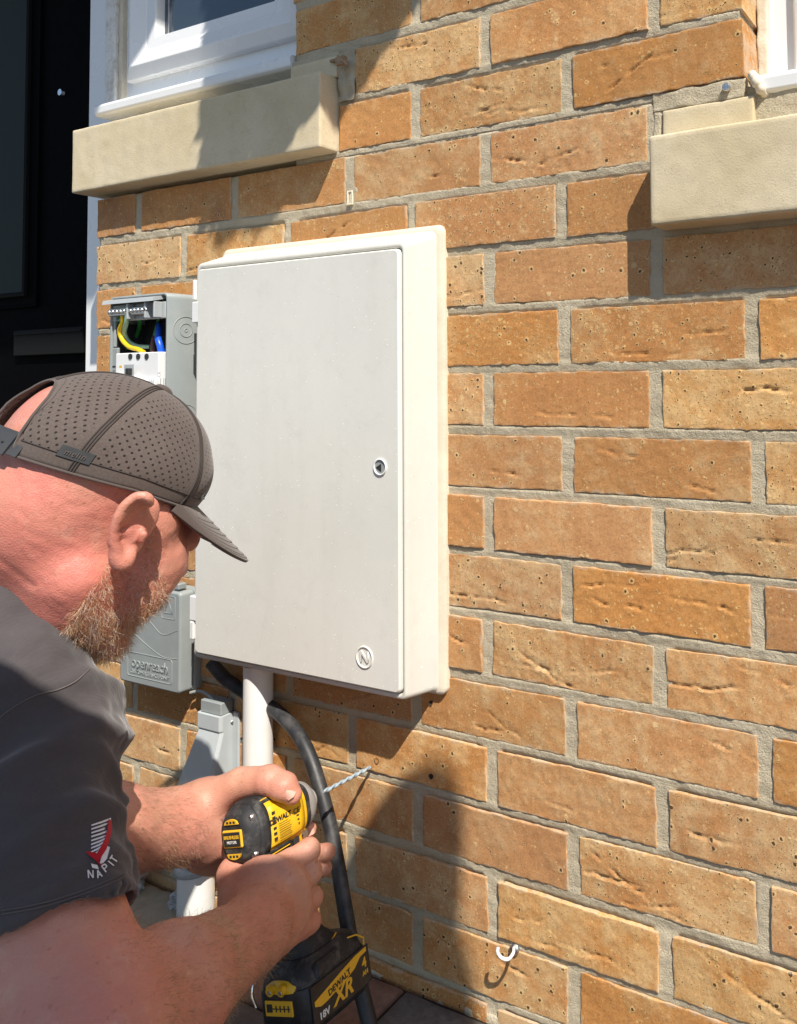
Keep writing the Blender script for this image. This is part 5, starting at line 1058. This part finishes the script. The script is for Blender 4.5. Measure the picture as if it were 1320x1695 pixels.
for th in seams:
    for dd in (-0.022, 0.022):
        vo = openv(th); captube('seam', [cap_pt(th + dd / max(.15, math.cos(v * math.pi / 2)) * (1 if v < .93 else .5), v, 0.35) for v in np.linspace(vo + .01, .965, 24)], 0.0007, M_['seam'], 5)
    captube('seam', [cap_pt(th, v, 0.2) for v in np.linspace(openv(th) + .01, .985, 24)], 0.0008, M_['seam'], 5)
rimp = [cap_pt(th, openv(th) if openv(th) > 0 else 0.0, 0.0) for th in np.linspace(0, 2 * math.pi, 169)]
rimp = [cap_pt(th, openv(th), 0.2) for th in np.linspace(-math.pi, math.pi, 240)]
captube('edge_binding', rimp, 0.0013, M_['cap_plain'], 8)
captube('stitching', [cap_pt(th, 0.085, 0.3) for th in np.linspace(-math.pi + hw + .05, math.pi - hw - .05, 180)], 0.0006, M_['seam'], 5)
captube('stitching', [cap_pt(th, openv(th) + .05, 0.3) for th in np.linspace(math.pi - hw * .97, math.pi + hw * .97, 60)], 0.0004, M_['thread'], 5)
m = MB(); tp = hl(0, cy0, cz0 + ch_ + .5); rings = [[tp + (hR * math.cos(a) * r_ + hF * math.sin(a) * r_) + hU * z_ for a in np.linspace(0, 2 * math.pi, 20, endpoint=False)] for r_, z_ in ((.0088, -.0012), (.0086, .0012), (.0065, .0032), (.003, .0042))]
m.loft(rings, True, True); m.build('button', M_['cap_plain'], capo)
# strap across the back
m = MB(); ths = np.linspace(math.pi - hw - .10, math.pi + hw + .05, 30); sec = []
for th in ths:
    p0 = cap_pt(th, 0.0, 1.2); n0 = p0 - hl(0, cy0, 30); n0 = n0 - hU * (n0 @ hU); n0 /= np.linalg.norm(n0); sec.append([p0 + hU * -.001, p0 + hU * .0185, p0 + hU * .0185 + n0 * .0016, p0 + hU * -.001 + n0 * .0016])
m.loft(sec, True, False); m.build('strap', M_['cap_strap'], capo, bevel=0.0004)
m = MB(); sec = []
for th in np.linspace(math.pi - hw + .02, math.pi + .02, 16):
    p0 = cap_pt(th, 0.0, 3.0); n0 = p0 - hl(0, cy0, 30); n0 = n0 - hU * (n0 @ hU); n0 /= np.linalg.norm(n0); sec.append([p0 + hU * -.0025, p0 + hU * .0200, p0 + hU * .0200 + n0 * .0018, p0 + hU * -.0025 + n0 * .0018])
m.loft(sec, True, False); m.build('strap', M_['cap_strap'], capo, bevel=0.0006)
for k in range(6):
    th = math.pi - hw * .78 + k * .085; p0 = cap_pt(th, 0.0, 5.2) + hU * .009; n0 = p0 - hl(0, cy0, 30); n0 = n0 - hU * (n0 @ hU); n0 /= np.linalg.norm(n0); m = MB(); m.tube([p0 - n0 * .001, p0 + n0 * .0012], [.0017, .0010], 8); m.build('snap_stud', M_['cap_strap'], capo)
# moulded name tab at the side and small drop emblem near the front
def cap_frame(th, v, off):
    p0 = cap_pt(th, v, off); tu = cap_pt(th - .03, v, off) - cap_pt(th + .03, v, off); tv = cap_pt(th, v + .03, off) - cap_pt(th, v - .03, off); x_ = -tu / np.linalg.norm(tu); x_ = -x_; n_ = np.cross(x_, tv); n_ /= np.linalg.norm(n_); return p0, x_, np.cross(n_, x_), n_
def cap_bend(o, th0, v0, off):
    """wrap a flat mesh (x right, y up, in metres) onto the cap side"""
    for vt in o.data.vertices:
        x, y, z = vt.co; th = th0 - x * 1000 / 92; v = v0 + y * 1000 / 132; vt.co = Vector(cap_pt(th, v, off + z * 1000))
m = MB(); g = 14
P = [((i / g - .5) * .0235, (j - .5) * .0080, 0.0010) for i in range(g + 1) for j in (0, 1)] + [((i / g - .5) * .0245, (j - .5) * .0090, 0.0) for i in range(g + 1) for j in (0, 1)]
Fq = [(2 * i, 2 * i + 2, 2 * i + 3, 2 * i + 1) for i in range(g)]; o_ = 2 * (g + 1); Fq += [(2 * i, o_ + 2 * i, o_ + 2 * i + 2, 2 * i + 2) for i in range(g)] + [(2 * i + 1, 2 * i + 3, o_ + 2 * i + 3, o_ + 2 * i + 1) for i in range(g)] + [(0, 1, o_ + 1, o_), (2 * g, o_ + 2 * g, o_ + 2 * g + 1, 2 * g + 1)]
m.add(P, Fq); tab = m.build('name_tab', M_['cap_strap'], capo, keep=True); cap_bend(tab, 2.13, 0.10, 0.2)
tx = text_obj('name_tab_text', 'melin', 0.0060, M_['thread'], Matrix.Identity(4), capo, 0.0003, space=1.15); cap_bend(tx, 2.13, 0.10, 1.6); tx.parent = tab
em = text_obj('drop_emblem', 'o', 0.016, M_['cap_strap'], Matrix.Identity(4), capo, 0.0004); cap_bend(em, 0.80, 0.11, 2.0)
# brim
m = MB(); n1, n2 = 40, 14; P = []; Pb = []
for i in range(n1 + 1):
    a = -1.12 + 2.24 * i / n1; inner = cap_pt(a, 0.005, 0.3)
    L = 84 * (1 - abs(a / 1.12) ** 2.6) ** 0.62 if abs(a) < 1.12 else 0
    for j in range(n2 + 1):
        t_ = j / n2; lx = (ca_) * math.sin(a); out = inner + (hF * (L * t_) - hU * (L * t_ * 0.30) + hR * (math.sin(a) * L * t_ * .10)) / 1000 - hU * (abs(math.sin(a)) ** 2 * 9 * t_) / 1000; P.append(out)
I = lambda i, j: i * (n2 + 1) + j
m.add(P, [(I(i, j), I(i + 1, j), I(i + 1, j + 1), I(i, j + 1)) for i in range(n1) for j in range(n2)], True)
br = m.build('brim', M_['cap_plain'], capo); so_ = br.modifiers.new('thick', 'SOLIDIFY'); so_.thickness = 0.0032; so_.offset = 0; bv_ = br.modifiers.new('round', 'BEVEL'); bv_.width = .0012; bv_.segments = 2
for fr_ in (.30, .42, .54, .66, .78, .90, .96):
    pts = [P[I(i, 0)] + (P[I(i, n2)] - P[I(i, 0)]) * fr_ + hU * .0019 for i in range(3, n1 - 2)]; captube('stitching', pts, 0.0003, M_['thread'], 5)
    captube('stitching', [p - hU * .0038 for p in pts], 0.0003, M_['thread'], 5)

# ---- beard and arm hair: fine tapered strands
def strands(name, roots, nrm, dirf, length, r0, cols, seed, seg=4, curl=0.35):
    r = np.random.default_rng(seed); n = len(roots); V = []; L = length * r.uniform(.45, 1.15, n); d = dirf(roots, nrm) + r.normal(size=(n, 3)) * curl; d /= np.linalg.norm(d, axis=1)[:, None]
    bend = r.normal(size=(n, 3)) * curl * 1.3; p = roots - nrm * .0006; rings = []
    for k in range(seg + 1):
        tt = d / np.linalg.norm(d, axis=1)[:, None]; a = np.cross(tt, nrm + 0.01); a /= np.linalg.norm(a, axis=1)[:, None] + 1e-9; c_ = np.cross(tt, a); rad = r0 * (1 - .75 * k / seg)
        rings.append(np.stack([p + rad * (math.cos(q_) * a + math.sin(q_) * c_) for q_ in (0, 2.094, 4.189)], 1)); p = p + tt * (L / seg)[:, None]; d = tt + bend / seg
    A = np.stack(rings, 1); base = (np.arange(n) * (seg + 1) * 3)[:, None]; Q = []
    for k in range(seg):
        for i in range(3):
            j = (i + 1) % 3; Q.append(np.concatenate([base + k * 3 + i, base + k * 3 + j, base + (k + 1) * 3 + j, base + (k + 1) * 3 + i], 1))
    me = mesh_np(name, A.reshape(-1, 3), np.concatenate(Q)); at = me.attributes.new('tone', 'FLOAT', 'POINT'); at.data.foreach_set('value', np.repeat(r.random(n), (seg + 1) * 3).astype(np.float32)); return tag(link(name, me, cols, man), kind='stuff')
def hair_mat(name, c0, c1, c2):
    m, nt, bb = newmat(name); g = N(nt); a = g.n('Attribute'); a.attribute_name = 'tone'; c = g.mix(g.ramp(a.outputs['Fac'], 0.25, 0.45), c0, c1); c = g.mix(g.ramp(a.outputs['Fac'], 0.6, 0.8), c, c2); g.l(c, bb.inputs['Base Color']); bb.inputs['Roughness'].default_value = 0.35; bb.inputs['Specular IOR Level'].default_value = 0.5; return m
M_['beard'] = hair_mat('ginger_grey_hair', (0.38, 0.16, 0.06), (0.60, 0.38, 0.20), (0.75, 0.66, 0.56)); M_['armhair'] = hair_mat('fair_arm_hair', (0.22, 0.13, 0.07), (0.34, 0.22, 0.12), (0.42, 0.30, 0.18))
Vb = np.empty(len(body.data.vertices) * 3, np.float32); body.data.vertices.foreach_get('co', Vb); Vb = Vb.reshape(-1, 3).astype(float)
Nb = np.empty(len(Vb) * 3, np.float32); body.data.vertex_normals.foreach_get('vector', Nb); Nb = Nb.reshape(-1, 3).astype(float)
q = Vb - hO; lx = q @ hR * 1000; ly = q @ hF * 1000; lz = q @ hU * 1000
jaw = (np.abs(lx) < 80) & (lz < 14) & (lz > -135) & (ly > -2) & (ly < 125)
dens = np.zeros(len(Vb))
line = 22 + (-lz) * 0.02                                  # sideburn front limit
side = jaw & (ly > 6) & (ly < 30 + np.clip(-lz, 0, 200) * 1.3) & (lz > -60) & (np.abs(lx) > 35)
low = jaw & (lz <= -42) & (ly > 4 + np.clip(-lz - 60, 0, 200) * .35) & (lz > -122) & ~((np.abs(lx) < 24) & (lz > -66) & (ly > 85))
mous = jaw & (np.abs(lx) < 36) & (lz < -32) & (lz > -66) & (ly > 60)
dens[side] = .85; dens[low] = 1.0; dens[mous] = 1.0; dens *= (Vb[:, 2] > -.45)
r_ = np.random.default_rng(3); idx = np.nonzero(dens > 0)[0]; w_ = dens[idx] / dens[idx].sum(); pick = r_.choice(idx, 13000, p=w_)
roots = Vb[pick] + r_.normal(size=(len(pick), 3)) * .0008; nr = Nb[pick]
def bdir(p, n): return n * .8 + (-hU * .7 + hF * .1)
ll = (p_ := (roots - hO) @ hU * 1000); length = np.where(ll > -30, .0055, np.where(ll > -60, .008, .0125))
strands('beard', roots, nr, bdir, length, .00013, M_['beard'], 4, 6, .75)
def armroots(A, B, n, seed, t0=0., t1=1.):
    d = B - A; L2 = d @ d; t = (Vb - A) @ d / L2; dist = np.linalg.norm(Vb - A - t[:, None] * d, axis=1); ok = np.nonzero((t > t0) & (t < t1) & (dist < .075) & (dist > .02))[0]; r = np.random.default_rng(seed); k = r.choice(ok, n); return Vb[k], Nb[k], d / math.sqrt(L2)
for A, B, n, sd_, t0, t1 in ((ER, WR, 5200, 5, .0, 1.05), (EL, WL, 3600, 6, .45, 1.02)):
    ro, no, ax_ = armroots(A, B, n, sd_, t0, t1); strands('arm_hair', ro, no, lambda p, n_, ax_=ax_: n_ * .35 + ax_ * .6 - np.array([0, 0, .45]), .0125, .00011, M_['armhair'], sd_ + 10, 3, .4)
# ---------------------------------------------------------------- the cordless driver
dv = empty('cordless_drill', (0.6, -0.15, -0.43), 'yellow and black cordless impact driver held against the wall in both hands', 'power tool')
tipP = A3(0.5967, -0.002, -0.430); rearP = atD(391, 1387, .858)
ya = tipP - rearP; LEN = np.linalg.norm(ya); ya /= LEN
za = A3(-.26, 0, .965); za = za - ya * (za @ ya); za /= np.linalg.norm(za); xa_ = np.cross(ya, za)
DM = frameM(rearP, xa_, ya, za); DMn = np.array(DM)
YS, YO = 0.83, 0.0
def dl(x, y, z):
    yy_ = y * YS if y < 126 else y - 126 * (1 - YS) if y < 140 else y
    return rearP + (xa_ * x + ya * (yy_ + YO) + za * z) / 1000
def sec(y, hw_, up_, dn_, e=2.4, n=40, cz=0.0, cx=0.0):
    out = []
    for a in np.linspace(0, 2 * math.pi, n, endpoint=False):
        c, s_ = math.cos(a), math.sin(a); x = hw_ * np.sign(c) * abs(c) ** (2 / e); z = (up_ if s_ > 0 else dn_) * np.sign(s_) * abs(s_) ** (2 / e); out.append((x + cx, y, z + cz))
    return out
def dloft(name, secs, mat, parent=dv, bevel=0, cap=True):
    m = MB(); m.loft([[dl(*p) for p in s_] for s_ in secs], cap, True); return m.build(name, M_[mat], parent, bevel=bevel)
def panel(name, prof, a0, a1, off, mat, parent, e=2.4, n=18):
    """strip of skin standing proud of a lofted body between two angles"""
    m = MB(); G = []
    for (y, hw_, up_, dn_) in prof:
        row = []
        for a in np.linspace(math.radians(a0), math.radians(a1), n):
            c, s_ = math.cos(a), math.sin(a); f = lambda o: ((hw_ + o) * np.sign(c) * abs(c) ** (2 / e), y, ((up_ if s_ > 0 else dn_) + o) * np.sign(s_) * abs(s_) ** (2 / e)); row.append((f(off), f(-1.0)))
        G.append(row)
    P = []; k = len(G); 
    for r_ in G: P += [dl(*q[0]) for q in r_] + [dl(*q[1]) for q in r_]
    I = lambda i, j, t: i * 2 * n + t * n + j; Fs = [(I(i, j, 0), I(i + 1, j, 0), I(i + 1, j + 1, 0), I(i, j + 1, 0)) for i in range(k - 1) for j in range(n - 1)]
    Fs += [(I(i, 0, 0), I(i, 0, 1), I(i + 1, 0, 1), I(i + 1, 0, 0)) for i in range(k - 1)] + [(I(i, n - 1, 0), I(i + 1, n - 1, 0), I(i + 1, n - 1, 1), I(i, n - 1, 1)) for i in range(k - 1)]
    Fs += [(I(e_, j, 0), I(e_, j + 1, 0), I(e_, j + 1, 1), I(e_, j, 1)) for e_ in (0, k - 1) for j in range(n - 1)]
    m.add(P, Fs, True); o = m.build(name, M_[mat], parent); return o
def prof(y):   # half width, up, down of the motor housing along its axis
    ys = [0, 6, 14, 30, 60, 78, 86, 92]; hw_ = [21, 25.5, 27.5, 28.5, 29, 28.5, 27, 25.5]; u_ = [23, 28, 30, 31, 31, 30, 28.5, 26.5]; d_ = [24, 29, 31, 32, 31, 29, 27, 26]
    return tuple(float(np.interp(y, ys, k)) for k in (hw_, u_, d_))
S_ = lambda y, k=1.0: sec(y, *(q * k for q in prof(y)), 2.6)
body_d = dloft('motor_housing', [S_(y) for y in (11, 20, 30, 45, 60, 72, 80, 86, 90, 93)], 'yellow')
dloft('rear_cap', [sec(-4, 15, 17, 18, 2.6), sec(-2.5, 19.5, 22, 23, 2.6), S_(1), S_(6), S_(10), S_(12), S_(13.5, .97)], 'rubber')
for (a0, a1, y0, y1) in ((48, 142, 12, 62), (-142, -42, 12, 58)):
    panel('rubber_grip', [(y, *prof(y)) for y in np.linspace(y0, y1, 8)], a0, a1, 1.7, 'rubber', dv, 2.6)
panel('rubber_grip', [(y, *prof(y)) for y in np.linspace(10, 24, 4)], -50, 56, 1.2, 'rubber', dv, 2.6, 24)
panel('side_vent_panel', [(y, *prof(y)) for y in np.linspace(25, 80, 8)], -34, 36, 0.8, 'yellow', dv, 2.6)
for k in range(6):
    z = 13 - k * 5.2; hwp = prof(38)[0]; m = MB(); m.box((hwp + .2, 28, z - 1.3), (hwp + 1.1, 32.5, z + 1.3)); 
    for i, p in enumerate(m.v): m.v[i] = tuple(dl(*p))
    m.build('vent_slot', M_['ink'], body_d)
def dbox(name, lo, hi, mat, parent=dv, bev=0.0):
    m = MB(); m.box(lo, hi, bev); m.v = [tuple(dl(*p)) for p in m.v]; return m.build(name, M_[mat], parent)
# rear face: frame and plate lettered BRUSHLESS MOTOR, vents above and below
rc = dbox('plate_frame', (-14.5, -6.2, -8.5), (14.5, -3.0, 9.0), 'yprint', dv, 1.2)
dbox('plate', (-12.5, -6.9, -6.7), (12.5, -6.1, 7.2), 'ink', rc, 0.3)
Tm = lambda x, y, z, ex, ey, ez: frameM(dl(x, y, z), *(sum(c * k for c, k in zip(v, (xa_, ya, za))) for v in (ex, ey, ez)))
text_obj('plate_text', 'BRUSHLESS', 0.0046, M_['yprint'], Tm(0, -7.0, 2.3, (1, 0, 0), (0, 0, 1), (0, -1, 0)), rc, 0.0001, bold=0.00012)
text_obj('plate_text', 'MOTOR', 0.0040, M_['wprint'], Tm(0, -7.0, -2.6, (1, 0, 0), (0, 0, 1), (0, -1, 0)), rc, 0.0001, bold=0.00006)
for z0_, sg in ((14.5, 1), (-14.5, -1)):
    m = MB(); P = [(x, -3.9, z0_ + sg * 5.2 * math.sqrt(max(0, 1 - (x / 10.5) ** 2))) for x in np.linspace(-10.5, 10.5, 12)]; m.prism([dl(*p) for p in P], ya * -.0016); v_ = m.build('rear_vent', M_['yprint'], dv)
    for x in (-5, 0, 5):
        dbox('vent_slot', (x - 1.6, -6.0, z0_ + sg * .9), (x + 1.6, -5.4, z0_ + sg * 3.2), 'ink', v_)
for x, z in ((20, 17), (20, -19), (-20, 17)):
    m = MB(); m.tube([dl(x, 8, z), dl(x, 3.0, z), dl(x, 2.6, z)], [.0035, .0033, .0018], 12); m.build('screw', M_['steel'], dv)
# printed side label
px_ = prof(55)[0] + 0.95
LBL = lambda y, z: Tm(px_ + .15, y, z, (0, 1, 0), (0, 0, 1), (1, 0, 0))
text_obj('side_text', 'DEWALT', 0.0072, M_['ink'], LBL(40, 4.5), dv, 0.00025, bold=0.0002)
text_obj('side_text', 'CE', 0.0075, M_['ink'], LBL(66, 3.5), dv, 0.00025)
for k in range(8):
    L = 17 if k else 12; dbox('small_print', (px_, 36, -0.5 - k * 2.1), (px_ + .25, 36 + L + 3 - (k % 3), -0.15 - k * 2.1), 'ink', dv)
for k in range(3): dbox('small_print', (px_, 65 + k, -2.0 - k * 4.2), (px_ + .25, 69, -0.6 - k * 4.2), 'ink', dv)
# thin yellow trim lines on the rubber
def dtube(name, pts, r, mat, parent=dv, n=6): 
    m = MB(); m.tube([dl(*p) for p in pts], r / 1000, n); return m.build(name, M_[mat], parent)
q_ = lambda y, a, o=2.0: ((prof(y)[0] + o) * np.sign(math.cos(math.radians(a))) * abs(math.cos(math.radians(a))) ** (2 / 2.6), y, (prof(y)[1 if a > 0 else 2] + o) * np.sign(math.sin(math.radians(a))) * abs(math.sin(math.radians(a))) ** (2 / 2.6))
dtube('trim_line', [q_(y, 56) for y in np.linspace(22, 56, 10)] + [q_(58, 62), q_(58, 72)], .7, 'yprint')
dtube('trim_line', [q_(y, -52) for y in np.linspace(24, 58, 10)], .7, 'yprint')
dbox('switch_lug', (17.5, 46, 29.0 - 5), (24, 53, 32.2 - 5), 'yprint', dv, .5)
# dark band, cast nose and collet
dloft('front_band', [S_(86, 1.02), S_(92, 1.03), sec(98, 24.5, 25.5, 25, 2.3), sec(99, 23, 24, 24, 2.3)], 'rubber')
dloft('nose_cone', [sec(91, 25.8, 26.8, 26.2, 2.2), sec(99.2, 25.6, 26.6, 26, 2.2), sec(106, 24, 24.5, 24.2, 2.1), sec(109, 22, 22, 22, 2), sec(111, 16, 16, 16, 2)], 'nose')
dloft('collar', [sec(110.5, 14, 14, 14, 2), sec(112, 14.8, 14.8, 14.8, 2), sec(113, 13, 13, 13, 2), sec(117, 13, 13, 13, 2), sec(118, 14, 14, 14, 2), sec(121, 13, 13, 13, 2), sec(123, 9, 9, 9, 2)], 'nose')
dtube('bit_shank', [(0, 121, 0), (0, LEN * 1000 - 80, 0)], 2.1, 'shank', dv, 12)
# spiral masonry bit
m = MB(); sc_ = []; YS = 1.0; y0_ = LEN * 1000 - 82; Lb = 80
for i in range(74):
    t_ = i / 73; y = y0_ + Lb * t_; tw = t_ * 2 * math.pi * 3.4; r0 = 2.7 * (0.85 if i == 0 else 1) * (1 if t_ < .95 else 1 - (t_ - .95) * 8)
    sc_.append([dl(*( (r0 * (0.62 + 0.42 * abs(math.cos(a - 0)) ** 3) * math.cos(a + tw)), y, (r0 * (0.62 + 0.42 * abs(math.cos(a)) ** 3) * math.sin(a + tw)))) for a in np.linspace(0, 2 * math.pi, 14, endpoint=False)])
m.loft(sc_, True, True); m.build('drill_bit', M_['bit'], dv)
YS, YO = 1.0, 0.0
# handle, trigger, trigger guard area
def hsec(z, cy_, ly_, lx_, e=2.6, n=28):
    return [(lx_ * np.sign(math.cos(a)) * abs(math.cos(a)) ** (2 / e), cy_ + ly_ * np.sign(math.sin(a)) * abs(math.sin(a)) ** (2 / e), z) for a in np.linspace(0, 2 * math.pi, n, endpoint=False)]
dloft('handle', [hsec(-22, 50, 24, 20), hsec(-36, 48, 20, 17.5), hsec(-60, 48, 18.5, 16.5), hsec(-100, 58, 18, 16.5), hsec(-128, 68, 22, 18), hsec(-139, 74, 27, 22), hsec(-146, 76, 34, 29)], 'rubber')
dloft('handle_front', [hsec(-20, 68, 12, 21), hsec(-30, 71, 9, 19), hsec(-38, 71, 6, 14)], 'yellow')
m = MB(); m.tube([dl(20.5, 70, -26), dl(22.2, 70, -26)], [.0042, .0038], 14); m.build('screw', M_['steel'], dv)
dbox('direction_switch', (18.8, 54, -31), (21.5, 62, -24.5), 'ink', dv, .6)
dloft('trigger', [hsec(-36, 66, 7, 9), hsec(-48, 64, 8, 9), hsec(-60, 63, 6, 8)], 'ink')
# base and battery
rearP_keep = rearP; rearP = rearP - za * .022; YO = 18.0
base_d = dloft('base', [hsec(-119, 57, 31, 28, 3), hsec(-124, 59, 41, 33, 3.4), hsec(-134, 60, 45, 36.5, 4), hsec(-141, 60, 46, 37, 5)], 'rubber')
dtube('trim_line', [(29, 75, -124), (34.5, 92, -127), (37, 100, -134), (38, 98, -140)], .9, 'yprint')
dtube('trim_line', [(20, 78, -118), (27, 60, -121.5)], 1.0, 'yprint')
batt = dloft('battery', [hsec(-141.5, 60, 46, 36.5, 6), hsec(-146, 60, 47, 38, 6), hsec(-178, 60, 47, 38, 6), hsec(-184, 60, 45, 35.5, 6), hsec(-186, 60, 41, 31, 6)], 'batt')
pb = dbox('battery_label', (37.6, 19, -178), (39.0, 103, -141), 'batt', batt, .5)
def poly_on(name, pts, mat, x=39.15, parent=pb):
    m = MB(); m.prism([dl(x, y, z) for y, z in pts], xa_ * 0.00025); return m.build(name, M_[mat], parent)
poly_on('label_stripe', [(22, -160), (22, -155.5), (60, -147.5), (82, -143.5), (99, -142.5), (99, -147), (89, -148), (80, -154.5), (66, -158.5), (38, -163), (30, -163.5)], 'yprint')
text_obj('label_text', 'XR', 0.021, M_['yprint'], Tm(39.2, 60, -167, (0, 1, .0), (0, 0, 1), (1, 0, 0)), pb, 0.0003, bold=0.0006, shear=.25)
text_obj('label_text', 'DEWALT', 0.0082, M_['ink'], Tm(39.5, 57, -155.5, (0, .988, .15), (0, -.15, .988), (1, 0, 0)), pb, 0.0003, bold=0.0002)
text_obj('label_text', '18V', 0.009, M_['wprint'], Tm(39.2, 33, -172, (0, 1, 0), (0, 0, 1), (1, 0, 0)), pb, 0.0003, bold=0.0002)
text_obj('label_text', '4', 0.0135, M_['yprint'], Tm(39.2, 94, -156.5, (0, 1, 0), (0, 0, 1), (1, 0, 0)), pb, 0.0003, bold=0.0003)
text_obj('label_text', 'AH', 0.006, M_['yprint'], Tm(39.2, 94, -166, (0, 1, 0), (0, 0, 1), (1, 0, 0)), pb, 0.0003, bold=0.0002)
dbox('grip_pad', (30, 30, -140), (39.5, 64, -124), 'rubber', base_d, 2.5)
# rear of the battery: release latch in yellow, charge gauge
bt = dloft('release_latch', [hsec(-143, 20, 9, 24, 2.4), hsec(-138, 20, 10, 24, 2.4), hsec(-133, 22, 8, 18, 2.2), hsec(-130, 24, 5, 11, 2.0)], 'yellow')
for x in (-8, 8):
    m = MB(); m.tube([dl(x, 12, -138), dl(x, 7, -139)], [.0052, .0048], 14); m.build('latch_boss', M_['yellow'], bt); m = MB(); m.tube([dl(x, 7.1, -139), dl(x, 6.6, -139)], [.0028, .0024], 12); m.build('screw', M_['steel'], bt)
gg = dbox('charge_gauge', (-22, 11.6, -164), (18, 13.4, -149.5), 'yprint', batt, .5)
for k in range(4): dbox('gauge_mark', (-6 + k * 6, 11.1, -159.5), (-4.5 + k * 6, 11.7, -153.5), 'ink', gg)
dbox('gauge_mark', (-19, 11.1, -160), (-11, 11.7, -152.5), 'ink', gg); dbox('gauge_mark', (-11, 11.2, -157), (15, 11.7, -156.2), 'ink', gg)
m = MB(); m.tube([dl(-38, 26, -128), dl(-41, 16, -132), dl(-42, 13, -146), dl(-40, 15, -158)], .0017, 8); m.build('belt_hook', M_['chrome'], dv)
# ---------------------------------------------------------------- added things, unseen outside the picture, shaped to shade it
def shade_pt(u, v, t): return np.array([u + 1.28 * t, -t, v + 2.1 * t])
# second person, added unseen at the right, body shaped to shade wall and arm
ph = empty('person', (1.35, -0.75, GZ), 'added person in dark clothes, unseen at the right, shaped to shade the lower wall', 'person')
t0 = .74
SP = lambda u, v, t=t0: shade_pt(u, v, t)
p = SDF((0.85, -1.5, GZ), (2.2, -0.5, 1.3), 0.012)
I3 = np.eye(3)
p.ell(SP(.610, -.628), I3, (.068, .09, .125), 0.0); p.ell(SP(.62, -.69), I3, (.058, .07, .06), .03); p.cone(SP(.61, -.65), SP(.58, -.80), .055, .06, .03)
p.cone(SP(.43, -.935, .80), SP(.650, -.76, .78), .075, .065, .05)
p.ell(SP(.48, -1.06, .90), I3, (.17, .12, .20), .06); p.ell(SP(.43, -1.45, 1.02), I3, (.16, .12, .20), .06); p.ell(SP(.42, -1.85, 1.12), I3, (.17, .13, .14), .06)
p.chain([SP(.42, -.94, .80), SP(.20, -1.09, .80), SP(.0, -1.21, .77), SP(.0, -1.42, .73), SP(.14, -1.62, .72)], [.062, .060, .062, .060, .035], .02)
p.cone(SP(.19, -1.22, .86), SP(.20, -1.62, .95), .10, .12, .04)
p.chain([SP(.665, -.80, .78), SP(.685, -1.12, .84), SP(.55, -1.35, .88)], [.058, .045, .035], .02)
for sg in (-1, 1):
    hx = SP(.42, -1.85, 1.12); p.cone((hx[0] + sg * .09, hx[1], hx[2] - .05), (hx[0] + sg * .12, hx[1], GZ + .07), .085, .05, .04); p.ell((hx[0] + sg * .12, hx[1] + .05, GZ + .045), I3, (.05, .13, .045), .03)
p.mesh('body', M_['trousers'], ph, None, 2)
# hanging basket added unseen above the frame to cast the upper left shadow
hb_ = empty('shade_basket', tuple(shade_pt(.55, 1.15, .33)), 'added leafy hanging basket, unseen above the frame, shaped to shade the left sill', 'hanging basket')
poly = [(.262, .325), (.30, .288), (.345, .300), (.40, .302), (.455, .352), (.50, .392), (.566, .461), (.675, .568), (.80, .69), (.86, .80), (.90, 1.1), (.40, 1.2), (.255, 1.0), (.262, .7)]  # outline of the wanted shadow on the wall; the leaves fill it
def inside(u, v):
    c = False; n = len(poly)
    for i in range(n):
        a, b_ = poly[i], poly[(i + 1) % n]
        if (a[1] > v) != (b_[1] > v) and u < (b_[0] - a[0]) * (v - a[1]) / (b_[1] - a[1]) + a[0]: c = not c
    return c
R7 = np.random.default_rng(12); LV = []; LF = []; n_ = 0
while n_ < 9000:
    u, v = R7.uniform(.24, .92), R7.uniform(.27, 1.2)
    if not inside(u, v): continue
    c = shade_pt(u, v, R7.uniform(.27, .40)); sz = R7.uniform(.010, .019); a = R7.normal(size=3); a /= np.linalg.norm(a); b2 = np.cross(a, R7.normal(size=3)); b2 /= np.linalg.norm(b2); k = len(LV)
    LV += [c - a * sz, c + b2 * sz * .62, c + a * sz, c - b2 * sz * .62]; LF.append((k, k + 1, k + 2, k + 3)); n_ += 1
tag(link('shade_foliage', mesh_np('shade_foliage', np.array(LV), np.array(LF), False), M_['leaf'], hb_), kind='stuff')
cB = shade_pt(.58, .92, .335); m = MB(); rings = [[cB + A3(r_ * math.cos(a), r_ * math.sin(a) * .8, z_) for a in np.linspace(0, 2 * math.pi, 24, endpoint=False)] for r_, z_ in ((.06, -.16), (.13, -.10), (.17, 0), (.175, .05))]
m.loft(rings, True, True); m.build('basket', M_['wicker'], hb_)
m = MB(); top = cB + A3(0, 0, .45)
for a in (0, 2.1, 4.2): m.tube([cB + A3(.17 * math.cos(a), .136 * math.sin(a), .05), top], .002, 6)
m.tube([top, (top[0], top[1], top[2] + .04), (top[0], 0, top[2] + .06)], .007, 8); m.build('bracket', M_['iron'], hb_)
